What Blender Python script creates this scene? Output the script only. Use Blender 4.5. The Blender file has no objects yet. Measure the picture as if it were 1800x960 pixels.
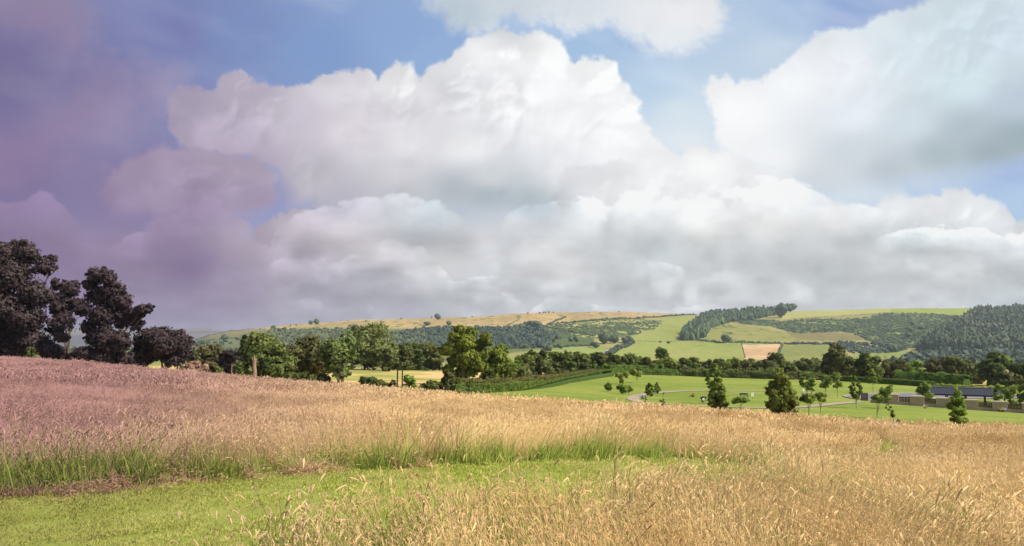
"""A summer meadow above a memorial park, with hills under a cloudy sky."""
import bpy, math, numpy as np
from mathutils import Vector
R=math.radians
rng=np.random.default_rng(11)
C=bpy.context.scene.collection
F=1400.; TH=math.atan(112/1400.); CT,ST=math.cos(TH),math.sin(TH)
EYE=1.9
def _h(ix,iy,s):
    n=(ix.astype(np.int64)*374761393+iy.astype(np.int64)*668265263+s*974634777)&0xffffffff
    n=((n^(n>>13))*1274126177)&0xffffffff
    n=((n^(n>>16))*2246822519)&0xffffffff
    return ((n^(n>>15))&0xffffff)/float(0xffffff)
def vnoise(x,y,s=0):
    ix=np.floor(x);iy=np.floor(y);fx=x-ix;fy=y-iy
    ix=ix.astype(np.int64);iy=iy.astype(np.int64)
    fx=fx*fx*fx*(fx*(fx*6-15)+10);fy=fy*fy*fy*(fy*(fy*6-15)+10)
    a=_h(ix,iy,s);b=_h(ix+1,iy,s);c=_h(ix,iy+1,s);d=_h(ix+1,iy+1,s)
    return (a+(b-a)*fx)*(1-fy)+(c+(d-c)*fx)*fy
def fbm(x,y,o=5,s=0,g=.5):
    r=0;a=1;t=0
    for i in range(o):
        r=r+a*vnoise(x*2**i+i*17.3,y*2**i-i*9.1,s+i);t+=a;a*=g
    return r/t
def worley(x,y,s=0):
    ix=np.floor(x).astype(np.int64);iy=np.floor(y).astype(np.int64)
    best=np.full(x.shape,9.)
    for dx in(-1,0,1):
        for dy in(-1,0,1):
            jx=ix+dx;jy=iy+dy
            px=jx+_h(jx,jy,s);py=jy+_h(jx,jy,s+7)
            d=(px-x)**2+(py-y)**2
            best=np.minimum(best,d)
    return np.sqrt(best)
def sworley(x,y,s=0,k=9.):
    ix=np.floor(x).astype(np.int64);iy=np.floor(y).astype(np.int64);e=0
    for dx in(-1,0,1):
        for dy in(-1,0,1):
            jx=ix+dx;jy=iy+dy
            e=e+np.exp(-k*((jx+_h(jx,jy,s)-x)**2+(jy+_h(jx,jy,s+7)-y)**2))
    return np.clip(-np.log(e+1e-9)/k+.12,0,2)
def blur(a,n):
    for _ in range(n):
        a=(np.roll(a,1,0)+np.roll(a,-1,0)+2*a)/4;a=(np.roll(a,1,1)+np.roll(a,-1,1)+2*a)/4
    return a
def sst(a,b,x):
    t=np.clip((x-a)/(b-a),0,1);return t*t*(3-2*t)
def sdf(P,X,Y):
    P=np.array(P,float);n=len(P);d=np.full(X.shape,1e9);ins=np.zeros(X.shape,bool)
    for i in range(n):
        ax,ay=P[i];bx,by=P[(i+1)%n];ex,ey=bx-ax,by-ay
        t=np.clip(((X-ax)*ex+(Y-ay)*ey)/(ex*ex+ey*ey+1e-9),0,1)
        d=np.minimum(d,(X-ax-t*ex)**2+(Y-ay-t*ey)**2)
        c=((ay>Y)!=(by>Y))&(X<ex*(Y-ay)/(ey if ey else 1e-9)+ax)
        ins^=c
    d=np.sqrt(d);return np.where(ins,d,-d)
def lin(c):
    c=np.array(c,float)/255.;return np.where(c<=.04045,c/12.92,((c+.055)/1.055)**2.4)
def idw(pts,X,Y,p=2.6,soft=25.):
    num=0;den=0
    for (x,y,r,g,b) in pts:
        w=1/(((X-x)**2+((Y-y)*1.5)**2+soft**2)**(p/2))
        num=num+w[...,None]*np.array([r,g,b],float);den=den+w
    return num/den[...,None]
BLUE=[(0,130,116,108,150),(150,150,120,114,158),(300,60,120,126,176),(420,60,122,142,190),(560,90,128,156,203),(700,60,140,168,212),
(760,100,146,175,216),(1000,60,160,190,224),(1100,80,164,192,224),(1150,150,186,210,232),(1200,200,214,228,238),(1350,90,200,216,232),(1300,60,186,206,228),(1480,15,146,170,214),
(1400,30,165,190,222),(1600,10,145,168,212),(480,300,140,155,200),(500,330,142,150,195),(1500,345,200,218,233),(1650,330,176,200,230),(1780,300,160,185,225),(1790,350,180,204,232),
(1700,510,188,202,212),(1200,250,225,232,240),(960,430,205,212,220),(0,300,128,112,152),(0,560,138,118,150),(250,330,135,120,158),(1000,540,190,198,204)]
CL=[(60,40,140,122,150),(0,200,128,112,150),(120,200,142,124,155),(30,270,135,114,150),(250,180,148,134,166),(0,420,132,112,146),(100,470,136,116,150),(150,340,138,120,154),(50,340,136,115,150),
(320,180,168,156,178),(420,150,190,180,198),(400,230,176,164,182),(520,200,200,192,206),(600,160,224,220,228),(620,230,218,212,220),(700,140,240,240,242),(720,250,228,226,230),
(850,90,250,250,252),(960,90,251,252,253),(900,180,246,246,248),(1050,130,250,252,254),(1100,200,247,249,251),(1000,220,244,245,246),(820,260,234,234,236),(1100,260,242,242,244),
(700,300,206,204,210),(860,310,204,208,212),(860,345,164,176,184),(800,335,176,182,190),(930,360,168,180,188),(1000,300,226,227,230),(560,310,188,184,194),(600,350,180,178,190),(700,350,184,186,192),(770,375,178,186,192),
(300,290,162,146,170),(420,300,170,156,178),(350,360,142,124,152),(450,350,152,138,164),(240,300,152,134,162),(200,410,142,122,152),(300,440,140,122,152),(330,470,132,112,148),
(520,400,190,180,192),(600,420,214,206,214),(660,440,212,206,212),(520,460,172,162,178),(440,430,166,152,172),(400,500,156,142,166),(300,540,148,132,160),(150,540,140,120,152),
(720,400,186,188,194),(840,410,208,208,212),(900,400,204,205,210),(780,460,210,210,212),(960,450,224,224,226),(1000,470,222,222,224),(640,500,178,176,188),(800,520,196,198,202),(560,520,170,164,180),
(1150,300,246,247,248),(1230,290,250,250,250),(1080,330,232,233,235),(1200,340,238,239,241),(1100,390,218,220,223),(1240,400,238,238,238),(1150,440,196,202,206),(1050,420,214,217,220),
(1300,200,248,249,250),(1400,150,244,246,249),(1480,120,236,240,246),(1500,200,230,236,243),(1600,100,218,230,238),(1700,60,210,226,234),(1780,60,206,220,232),(1700,150,210,228,234),(1780,180,186,200,214),
(1600,220,208,220,228),(1700,230,176,190,200),(1790,240,158,175,184),(1650,270,172,186,194),(1500,270,206,214,222),(1560,300,186,196,204),(1450,320,208,214,220),(1350,280,240,242,244),(1740,265,158,173,182),
(1480,380,234,234,236),(1570,370,236,238,240),(1640,360,240,241,243),(1720,370,234,236,240),(1660,410,206,210,214),(1540,410,206,210,214),(1600,420,196,203,208),(1780,420,212,214,218),(1350,400,232,232,232),
(1400,440,210,212,214),(1300,440,206,209,212),(1560,450,214,216,219),(1680,470,220,221,223),(1450,480,208,212,214),(1250,490,212,214,216),(1100,520,206,209,212),(1350,520,210,212,215),(1600,520,208,211,214),(1750,520,202,208,212),
(900,10,200,208,214),(1000,10,215,220,226),(1200,20,232,232,234),(1190,80,228,232,236),(820,30,184,198,208),(700,560,178,176,188),(1000,560,196,200,204),(1750,440,206,210,215)]
PA=[(293,190),(298,168),(318,155),(345,155),(378,168),(385,148),(405,132),(425,129),(442,136),(446,150),(480,156),(510,158),(548,155),(562,138),(590,133),(620,130),(645,127),(665,141),(682,120),(700,110),(722,115),(740,141),(756,118),(784,113),(800,95),(818,85),(822,66),(850,60),(875,55),(888,52),(905,68),(930,63),(955,58),(985,72),(1000,95),(1010,114),(1020,106),(1060,103),(1083,115),(1087,148),(1100,155),(1118,175),(1125,208),(1150,240),(1165,262),(1190,290),(1150,340),(980,385),(800,385),(600,400),(500,365),(487,300),(440,272),(330,265),(300,230)]
PB=[(1240,155),(1252,137),(1275,133),(1292,146),(1340,142),(1372,118),(1400,98),(1438,62),(1465,52),(1500,55),(1518,50),(1530,34),(1560,26),(1608,16),(1640,0),(1700,-120),(2600,-400),(2600,200),(1900,240),(1800,282),(1700,312),(1560,345),(1430,355),(1300,310),(1262,250),(1252,190)]
PC=[(720,-40),(745,0),(790,42),(860,48),(905,28),(960,28),(1010,48),(1070,32),(1120,62),(1150,92),(1200,82),(1262,52),(1272,10),(1250,-60),(900,-120)]
PE=[(175,335),(225,285),(285,257),(330,262),(400,275),(450,280),(480,308),(486,342),(470,372),(400,392),(280,388),(190,375)]
PF=[(960,400),(975,340),(1000,300),(1090,285),(1165,266),(1195,276),(1210,262),(1240,256),(1265,270),(1330,290),(1420,325),(1445,348),(1462,362),(1480,358),(1502,368),(1520,388),(1532,372),(1560,352),(1590,342),(1625,350),(1660,337),(1700,340),(1742,352),(1775,374),(1800,388),(1900,400),(2500,420),(2500,520),(900,520)]
PH=[(430,430),(470,392),(520,368),(560,380),(640,376),(700,400),(725,440),(700,468),(600,475),(460,470)]
PD1=[(-900,-300),(100,-200),(150,20),(155,100),(120,90),(60,62),(0,40),(-900,100)]
PD2=[(-500,260),(0,235),(90,160),(150,130),(300,120),(320,180),(230,220),(150,270),(90,300),(0,310),(-500,360)]
def layer(rgb,X,Y,P,edge,bump,scale,relief,seed,soft_bottom=0,alpha=1.,gx=None,gy=None,top=None,bot=None):
    """one cloud: outline P roughened by billow noise, lit from the upper right"""
    wx=(fbm(X/(scale*1.6),Y/(scale*1.6),2,seed+50)-.5)*scale*.7
    wy=(fbm(X/(scale*1.6)+31,Y/(scale*1.6),2,seed+60)-.5)*scale*.7
    d=sdf(P,X,Y)
    n=0;t=0;a=1;sc=scale;ns=0;fine=fbm(X/9.,Y/9.,3,seed+90)-.5
    for i in range(6):
        w=1-1.15*sworley((X+wx)/sc,(Y+wy)/sc,seed+i*3)
        n=n+(a*w if i<5 else 0);t+=(a if i<5 else 0)
        ns=ns+a*w*sc*(.30,.30,.26,.26,.26,.2)[i]
        a*=.62;sc*=.53
    n=n/t
    dd=d+bump*(n-.45)+fine*min(edge,7)*1.2
    e=edge+soft_bottom*sst(bot[0],bot[1],Y) if bot else edge
    al=sst(-e*.5,e,dd)*alpha
    h=blur(scale*1.6*np.sqrt(np.clip(d,0,scale*2.5)/(scale*2.5)),40)+ns*1.15+fine*1.2
    for _ in range(1):
        h=(h+np.roll(h,1,0)+np.roll(h,-1,0)+np.roll(h,1,1)+np.roll(h,-1,1))/5
    hx=np.gradient(h,axis=1)/gx;hy=np.gradient(h,axis=0)/gy
    N=np.sqrt(hx*hx+hy*hy+1);ny_=-hy/N+.3*-hx/N
    s=(-hx*.45+ -hy*.62+.64)/N
    s=np.clip(s-.66,-.5,.25);s=s-s[d>6].mean()+.02
    if edge<20: s=s+.14*np.exp(-np.clip(d,0,99)/7.)*np.clip(ny_,0,1)
    patch=sst(.3,.7,fbm(X/90.,Y/60.,3,seed+70))
    return al,s*relief*(.25+.9*patch)+relief*.35*(fbm(X/60,Y/40,5,seed+71)-.5),n
def up(f,u,v):
    uc=u[::5] if (len(u)-1)%5==0 else np.r_[u[::5],u[-1]];vc=v[::5] if (len(v)-1)%5==0 else np.r_[v[::5],v[-1]]
    g=f(*np.meshgrid(uc,vc));i=np.clip(np.searchsorted(uc,u,'right')-1,0,len(uc)-2);j=np.clip(np.searchsorted(vc,v,'right')-1,0,len(vc)-2)
    tx=((u-uc[i])/(uc[i+1]-uc[i]))[None,:,None];ty=((v-vc[j])/(vc[j+1]-vc[j]))[:,None,None]
    a=g[j];b=g[j+1]
    return (a[:,i]*(1-tx)+a[:,i+1]*tx)*(1-ty)+(b[:,i]*(1-tx)+b[:,i+1]*tx)*ty
CL=[(x,y,min(255,r+(7 if x<420 else 10 if y>360 else 3)),min(255,g+(8 if x<420 else 11 if y>360 else 3)),min(255,b+(9 if x<420 else 10 if y>360 else 3))) for x,y,r,g,b in CL]
def make_sky(u,v):
    X,Y=np.meshgrid(u,v);gx=np.gradient(u)[None,:];gy=np.gradient(v)[:,None]
    blue=lin(up(lambda x,y:idw(BLUE,x,y),u,v));cl=up(lambda x,y:idw(CL,x,y,3.2,22.),u,v)
    # cirrus haze in the blue
    w=sst(.5,.85,fbm((X+Y*1.2)/260,(Y-X*.35)/70,5,3));w=w*(.35+.65*sst(250,700,X));blue=blue+w[...,None]*.10*(1.15-blue)
    out=blue
    def comp(out,al,sh,n):
        f=1+sh
        c=lin(np.clip(cl*f[...,None],0,254))
        return out*(1-al[...,None])+c*al[...,None]
    k=dict(gx=gx,gy=gy)
    for (P,e,b,sc,r,sd,sb,a,bt) in [(PD1,60,70,90,.03,11,0,.75,None),(PD2,70,80,90,.03,12,0,.7,None),(PC,26,60,60,.05,13,0,.93,None),(PB,9,24,54,.09,14,60,1,(230,330)),
        ]:
        al,s,n=layer(out,X,Y,P,e,b,sc,r,sd,sb,a,bot=bt,**k)
        if P is PB: s=s*(1-sst(60,260,Y))
        out=comp(out,al,s,n)
    al,s,n=layer(out,X,Y,PA,7,26,60,.17,21,50,1.,bot=(250,380),**k);out=comp(out,al,s*(1-.7*sst(150,330,Y)),n)
    al,s,n=layer(out,X,Y,PE,12,26,52,.11,22,40,1.,bot=(350,390),**k);out=comp(out,al,s,n)
    al,s,n=layer(out,X,Y,PF,9,26,48,.12,23,0,1.,**k);out=comp(out,al,s*(1-.5*sst(380,460,Y)),n)
    # the deck of small flattened cumulus reaching to the horizon: far ones first
    rng=np.random.default_rng(5)
    deck=sst(365,420,Y+40*(fbm(X/120,Y/60,4,77)-.5)-20*np.sin(X/300.));deck=deck*(1-sst(1430,1480,X)*(1-sst(400,440,Y)))
    n0=fbm(X/110,Y/34,5,78)
    c=lin(np.clip(cl*(1+.16*(n0-.5))[...,None],0,252))
    out=out*(1-deck[...,None])+c*deck[...,None]
    al,s,n=layer(out,X,Y,PH,5,24,40,.12,24,0,1.,**k);out=comp(out,al,s,n)
    clouds=[]
    y=584.
    while y>372:
        q=(600-y)/200.
        wd=26+110*q
        x=-1300+rng.uniform(0,wd)
        while x<3100:
            clouds.append((x,y+rng.uniform(-.5,.5)*(8+26*q),wd*rng.uniform(.6,1.6),(8+58*q)*rng.uniform(.5,1.3),rng.integers(0,99)))
            x+=wd*rng.uniform(1.3,3.6)
        y-=5+30*q
    for (cx,cy,w2,hh,sd) in clouds:
        i0,i1=np.searchsorted(u,[cx-w2*1.3,cx+w2*1.3]);j0,j1=np.searchsorted(v,[cy-hh*2.2,cy+hh*1.5])
        if i1-i0<3 or j1-j0<3: continue
        if (1440<cx<1760 and cy<430) or (740<cx<990 and cy<408): continue
        x=X[j0:j1,i0:i1];yy=Y[j0:j1,i0:i1]
        g=1-((x-cx)/w2)**2
        m=fbm(x/(w2*.5),yy/(hh*.7),5,31+sd)
        wv=.6*worley(x/(hh*.9)+m*.8,yy/(hh*.7)+m,31+sd)**2+.35*worley(x/(hh*.42)+m,yy/(hh*.34)+m,41+sd)**2+.2*worley(x/(hh*.2)+m,yy/(hh*.17),51+sd)**2
        topy=cy-hh*np.clip(g,0,1)**.6*(.2+1.3*m+.35*(1-wv))
        at=sst(-.03*hh,.09*hh+1.,yy-topy)*sst(0,.45,g)
        ab=1-sst(-.2*hh,1.3*hh,yy-cy+hh*.6*(m-.5))
        al=at*ab*.9
        t=np.clip((cy+.25*hh-yy)/(hh*1.3),0,1)
        amp=.55+.45*sst(300,650,cx)
        f=1+amp*(-.125+.30*t**.8+.20*(m-.5)-.15*wv*t)
        c=lin(np.clip(cl[j0:j1,i0:i1]*f[...,None],0,250))
        out[j0:j1,i0:i1]=out[j0:j1,i0:i1]*(1-al[...,None])+c*al[...,None]
    # thin haze toward the horizon
    hz=sst(500,592,Y)*.4
    out=out*(1-hz[...,None])+lin(cl)*hz[...,None]
    return np.clip(out,0,1.2)
HAZE=.00009
# ------------------------------------------------------------------ photo geometry: pixel <-> world ray
def ray(px,py):
    a=(np.asarray(px,float)-900)/F;b=(480-np.asarray(py,float))/F
    return a,CT-b*ST,ST+b*CT
def P(px,py,d,off=0.):
    x,y,z=ray(px,py);return (x/y*d,d,z/y*d+EYE-off)
def proj(x,y,z):
    z=z-EYE;f=y*CT+z*ST;u=-y*ST+z*CT
    return 900+F*x/f,480-F*u/f
# ------------------------------------------------------------------ terrain
_T=[(0,958,7.2,0),(0,872,9.6,0),(0,760,17,.6),(0,690,34,.6),(0,648,62,.6),(0,632,90,.55),
(350,960,6.8,0),(350,846,10.8,0),(350,770,19,.6),(350,705,38,.6),(350,662,78,.55),(-600,640,60,.6),(-600,960,7.5,0),(-600,622,95,.6),
(700,828,12.2,0),(700,752,16.5,.6),(700,718,30,.6),(700,701,44,.6),(700,690,60,.6),
(1150,808,13.6,0),(1150,762,20,.6),(1150,737,34,.6),(1150,716,57,.6),
(900,745,22,.6),(900,705,57,.6),(560,680,62,.6),
(1500,862,10,.65),(1500,792,20,.6),(1500,757,38,.6),(1500,740,60,.6),(1500,735,76,0),(1500,712,100,0),(1490,706,112,0),(1500,697,128,0),(1500,683,150,0),(1500,672,178,0),
(1780,905,8,.65),(1780,805,20,.6),(1780,765,40,.6),(1780,751,60,.6),(1780,744,76,0),(1780,726,103,0),(1780,711,128,0),(1780,690,160,0),(1780,668,215,0),
(2300,800,20,.6),(2300,755,60,.6),(2300,700,130,0),
(1150,701,103,0),(1150,690,122,0),(1150,660,180,0),(1265,722,76,0),(1265,700,106,0),(1265,686,135,0),(1265,664,188,0),
(900,703,84,0),(900,688,102,0),(1000,673,138,0),(1075,661,172,0),(800,693,92,0),
(700,668,150,0),(700,650,210,0),(400,660,118,0),(200,650,125,0),(0,650,125,0),(-600,650,125,0),(200,640,190,0),(-500,640,200,0)]
_pts=[P(*t) for t in _T]+[(0,0,0),(-6,1,.1),(6,1,-.25),(0,-12,.6),(-15,-5,.9),(15,-5,-.2),(-30,-40,3),(30,-40,1.5),(-80,0,3.),(80,0,-3.),(0,-150,12),(-150,-100,12),(150,-100,4),(200,50,-9)]
_pts=_pts+[(x,290.,-11.5) for x in (-300,-150,0,150,300)]
_pts=np.array(_pts);_c=_pts[:,:2]
def _phi(r2): return .5*r2*np.log(r2+1e-9)
_n=len(_c);_K=_phi(((_c[:,None]-_c[None])**2).sum(-1))+np.eye(_n)*3.
_A=np.zeros((_n+3,_n+3));_A[:_n,:_n]=_K;_A[:_n,_n]=1;_A[:_n,_n+1:]=_c;_A[_n,:_n]=1;_A[_n+1:,:_n]=_c.T
_w=np.linalg.solve(_A,np.r_[_pts[:,2],0,0,0])
def znear(x,y):
    x=np.asarray(x,float);y=np.asarray(y,float);sh=x.shape;x=x.ravel();y=y.ravel();o=np.empty(x.size)
    for i in range(0,x.size,60000):
        s=slice(i,i+60000)
        r2=(x[s,None]-_c[None,:,0])**2+(y[s,None]-_c[None,:,1])**2
        o[s]=_phi(r2)@_w[:_n]+_w[_n]+_w[_n+1]*x[s]+_w[_n+2]*y[s]
    return o.reshape(sh)
_SKY=np.array([(-900,600),(0,612),(300,610),(335,602),(370,589),(400,583),(450,578),(500,572),(560,568),(620,563),(700,560),(770,559),(830,557),(900,552),(960,549),(1040,547.5),(1120,548.5),(1190,551),(1228,553),(1300,551),(1380,548),(1440,545.5),(1560,542.5),(1700,541.5),(1720,542),(1800,544),(1950,541),(2700,548)],float)
def _pyd(px,d):
    s=np.interp(px,_SKY[:,0],_SKY[:,1])
    w=4*np.sin(px/170.)+2.5*np.sin(px/61.+1)
    k=[(300,668+0*s),(700,650+0*s),(1000,636+w*.5),(1300,np.maximum(616+w,s+4)),(1700,s+(616-s)*.42+w*.4),(2200,s)]
    o=np.full(np.broadcast(px,d).shape,668.)
    for (d0,a),(d1,b) in zip(k[:-1],k[1:]):
        t=np.clip((d-d0)/(d1-d0),0,1);o=np.where(d>=d0,a+(b-a)*t,o)
    return o
def zfar(x,y):
    d=np.maximum(y,300.)
    px=900+F*x/(d*CT)
    px=np.clip(px,-1500,3300)
    dd=np.minimum(d,2200.)
    a,ry,rz=ray(px,_pyd(px,dd));z=rz/ry*dd+EYE
    z=z-np.maximum(d-2200,0)*.03
    far=5400.;zf=(592-574-3*np.sin(px/160.))/F*far
    t=np.clip((d-3300)/(far-3300),0,1);z=z+(zf*1.0-z)*t*t*(3-2*t)*np.clip((520-px)/150,0,1)
    z=np.where(d>far,z-(d-far)*.02,z)
    return z
def zt(x,y):
    """height of the ground anywhere"""
    x=np.asarray(x,float);y=np.asarray(y,float)
    r=np.hypot(x,y);zn=znear(x,np.clip(y,-160,300)) ;zf=zfar(x,y)
    front=np.clip((y-205)/90.,0,1);front=front*front*(3-2*front)
    z=zn+(zf-zn)*front
    far=np.clip((r-260)/200,0,1)*(1-front);z=z*(1-far)+far*np.where(y<0,10,-10)
    return z
def G(x,y): return float(zt(np.array([x]),np.array([y]))[0])
def at(px,d):
    """ground point under image column px at depth d"""
    x=(px-900)/F*d/CT*1.0
    z=G(x,d)
    for _ in range(3):
        q,_y=proj(x,d,z);x+=(px-q)*d/F
        z=G(x,d)
    return x,d,z
def cast(px,py,d0=4.,d1=2300.):
    ds=np.geomspace(d0,d1,900);a,b,c=ray(px,py)
    X=a/b*ds;Z=c/b*ds+EYE;g=zt(X,ds);i=np.argmax(Z<g)
    if Z[i]>=g[i]: i=len(ds)-1
    if i>0:
        t=(Z[i-1]-g[i-1])/((Z[i-1]-g[i-1])+(g[i]-Z[i])+1e-9);d=ds[i-1]+(ds[i]-ds[i-1])*t
    else:d=ds[0]
    return float(a/b*d),float(d),G(float(a/b*d),float(d))
# ------------------------------------------------------------------ scene tree helpers
def tag(o,label=None,cat=None,group=None,kind=None):
    if label:o['label']=label
    if cat:o['category']=cat
    if group:o['group']=group
    if kind:o['kind']=kind
    return o
def empty(name,loc,label,cat,group=None,rz=0.):
    o=bpy.data.objects.new(name,None);C.objects.link(o);o.location=loc;o.rotation_euler=(0,0,rz);o.empty_display_size=.2
    return tag(o,label,cat,group)
def mesh(name,V,Fc,mat=None,parent=None,attrs=None,smooth=False,loc=(0,0,0),link=True,colors=None,vecs=None):
    """V (n,3); Fc: array (m,k) or list of arrays with differing k"""
    me=bpy.data.meshes.new(name);V=np.asarray(V,np.float32)
    fl=Fc if isinstance(Fc,list) else [Fc]
    fl=[np.asarray(f,np.int32) for f in fl if len(f)]
    me.vertices.add(len(V));me.vertices.foreach_set('co',V.ravel())
    if fl:
        loops=np.concatenate([f.ravel() for f in fl]);tot=np.concatenate([np.full(len(f),f.shape[1],np.int32) for f in fl])
        st=np.r_[0,np.cumsum(tot)[:-1]].astype(np.int32)
        me.loops.add(len(loops));me.polygons.add(len(tot))
        me.loops.foreach_set('vertex_index',loops);me.polygons.foreach_set('loop_start',st);me.polygons.foreach_set('loop_total',tot)
        me.polygons.foreach_set('use_smooth',np.full(len(tot),bool(smooth)))
    for k,a in (attrs or {}).items():
        at_=me.attributes.new(k,'FLOAT','POINT');at_.data.foreach_set('value',np.asarray(a,np.float32))
    for k,a in (colors or {}).items():
        at_=me.attributes.new(k,'FLOAT_COLOR','POINT');a=np.asarray(a,np.float32)
        if a.shape[1]==3:a=np.c_[a,np.ones(len(a),np.float32)]
        at_.data.foreach_set('color',a.ravel())
    for k,a in (vecs or {}).items():
        at_=me.attributes.new(k,'FLOAT_VECTOR','POINT');at_.data.foreach_set('vector',np.asarray(a,np.float32).ravel())
    me.update(calc_edges=True);me.validate()
    if mat:me.materials.append(mat)
    o=bpy.data.objects.new(name,me)
    if link:C.objects.link(o)
    if parent:o.parent=parent
    o.location=loc
    return o
class MB:
    def __init__(s): s.V=[];s.Q=[];s.T=[];s.n=0
    def add(s,V,Q=(),T=()):
        V=np.asarray(V,float).reshape(-1,3);s.V.append(V)
        if len(Q):s.Q.append(np.asarray(Q)+s.n)
        if len(T):s.T.append(np.asarray(T)+s.n)
        s.n+=len(V)
    def box(s,c,d,rz=0.,taper=1.):
        x,y,z=np.array(d)/2.;v=[(-x,-y,-z),(x,-y,-z),(x,y,-z),(-x,y,-z),(-x*taper,-y*taper,z),(x*taper,-y*taper,z),(x*taper,y*taper,z),(-x*taper,y*taper,z)]
        v=np.array(v);cs,sn=math.cos(rz),math.sin(rz);v=np.c_[v[:,0]*cs-v[:,1]*sn,v[:,0]*sn+v[:,1]*cs,v[:,2]]+np.array(c)
        s.add(v,[(0,3,2,1),(4,5,6,7),(0,1,5,4),(1,2,6,5),(2,3,7,6),(3,0,4,7)])
    def tube(s,pts,rad,n=6,cap=True):
        pts=np.asarray(pts,float);rad=np.broadcast_to(rad,len(pts));rings=[]
        for i,p in enumerate(pts):
            t=pts[min(i+1,len(pts)-1)]-pts[max(i-1,0)];t=t/(np.linalg.norm(t)+1e-9)
            u=np.cross(t,(0,0,1.) if abs(t[2])<.9 else (1.,0,0));u/=np.linalg.norm(u)+1e-9;w=np.cross(t,u)
            a=np.arange(n)*2*math.pi/n;rings.append(p+rad[i]*(np.cos(a)[:,None]*u+np.sin(a)[:,None]*w))
        V=np.concatenate(rings);Q=[(i*n+j,i*n+(j+1)%n,(i+1)*n+(j+1)%n,(i+1)*n+j) for i in range(len(pts)-1) for j in range(n)]
        T=[]
        if cap:
            m=len(V);V=np.r_[V,[pts[0]],[pts[-1]]];k=(len(pts)-1)*n
            T=[(m,(j+1)%n,j) for j in range(n)]+[(m+1,k+j,k+(j+1)%n) for j in range(n)]
        s.add(V,Q,T)
    def build(s,name,mat,parent=None,smooth=False,**k):
        f=[]
        if s.Q:f.append(np.concatenate(s.Q))
        if s.T:f.append(np.concatenate(s.T))
        return mesh(name,np.concatenate(s.V),f,mat,parent,smooth=smooth,**k)
# ------------------------------------------------------------------ materials
def srgb(*c): return tuple(float(v) for v in lin(c))+(1.,)
def mat(name,rough=.9,spec=.2):
    m=bpy.data.materials.new(name);m.use_nodes=True;nt=m.node_tree;nt.nodes.clear()
    o=nt.nodes.new('ShaderNodeOutputMaterial');b=nt.nodes.new('ShaderNodeBsdfPrincipled')
    b.inputs['Roughness'].default_value=rough;b.inputs['Specular IOR Level'].default_value=spec
    nt.links.new(b.outputs[0],o.inputs[0]);return m,nt,b,o
def nd(nt,t,**k):
    n=nt.nodes.new(t)
    for a,v in k.items():
        if a in n.inputs: n.inputs[a].default_value=v
        else:setattr(n,a,v)
    return n
def pos(nt): return nd(nt,'ShaderNodeNewGeometry').outputs['Position']
def noise(nt,scale,detail=4,vec=None,rough=.55,stretch=None):
    n=nd(nt,'ShaderNodeTexNoise');n.inputs['Scale'].default_value=scale;n.inputs['Detail'].default_value=detail;n.inputs['Roughness'].default_value=rough
    v=vec if vec is not None else pos(nt)
    if stretch:
        mp=nd(nt,'ShaderNodeMapping');mp.inputs['Scale'].default_value=stretch;nt.links.new(v,mp.inputs[0]);v=mp.outputs[0]
    nt.links.new(v,n.inputs['Vector']);return n.outputs['Fac']
def ramp(nt,fac,stops):
    r=nd(nt,'ShaderNodeValToRGB');e=r.color_ramp.elements
    while len(e)<len(stops):e.new(.5)
    for i,(p,c) in enumerate(stops):e[i].position=p;e[i].color=c if len(c)==4 else tuple(c)+(1,)
    nt.links.new(fac,r.inputs[0]);return r.outputs[0]
def mix(nt,f,a,b,mode='MIX'):
    m=nd(nt,'ShaderNodeMix',data_type='RGBA',blend_type=mode)
    for i,v in ((0,f),(6,a),(7,b)):
        if hasattr(v,'node'):nt.links.new(v,m.inputs[i])
        else:m.inputs[i].default_value=v
    return m.outputs[2]
def mth(nt,op,a,b=None,c=None):
    m=nd(nt,'ShaderNodeMath',operation=op)
    for i,v in enumerate((a,b,c)):
        if v is None:continue
        if hasattr(v,'node'):nt.links.new(v,m.inputs[i])
        else:m.inputs[i].default_value=v
    return m.outputs[0]
def mrange(nt,v,a,b,c=0.,d=1.):
    m=nd(nt,'ShaderNodeMapRange',interpolation_type='SMOOTHSTEP');nt.links.new(v,m.inputs[0])
    for i,x in zip((1,2,3,4),(a,b,c,d)):m.inputs[i].default_value=x
    return m.outputs[0]
def bump(nt,b,h,strength=.5,dist=.05):
    n=nd(nt,'ShaderNodeBump');n.inputs['Strength'].default_value=strength;n.inputs['Distance'].default_value=dist
    nt.links.new(h,n.inputs['Height']);nt.links.new(n.outputs[0],b.inputs['Normal'])
def simple(name,c,c2=None,sc=8.,rough=.85,bmp=0.,bd=.02,spec=.2,detail=5):
    m,nt,b,o=mat(name,rough,spec)
    if c2 is None:c2=tuple(x*.75 for x in c[:3])+(1,)
    f=noise(nt,sc,detail);nt.links.new(ramp(nt,f,[(.3,c2),(.7,c)]),b.inputs['Base Color'])
    if bmp:bump(nt,b,f,bmp,bd)
    return m
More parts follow.
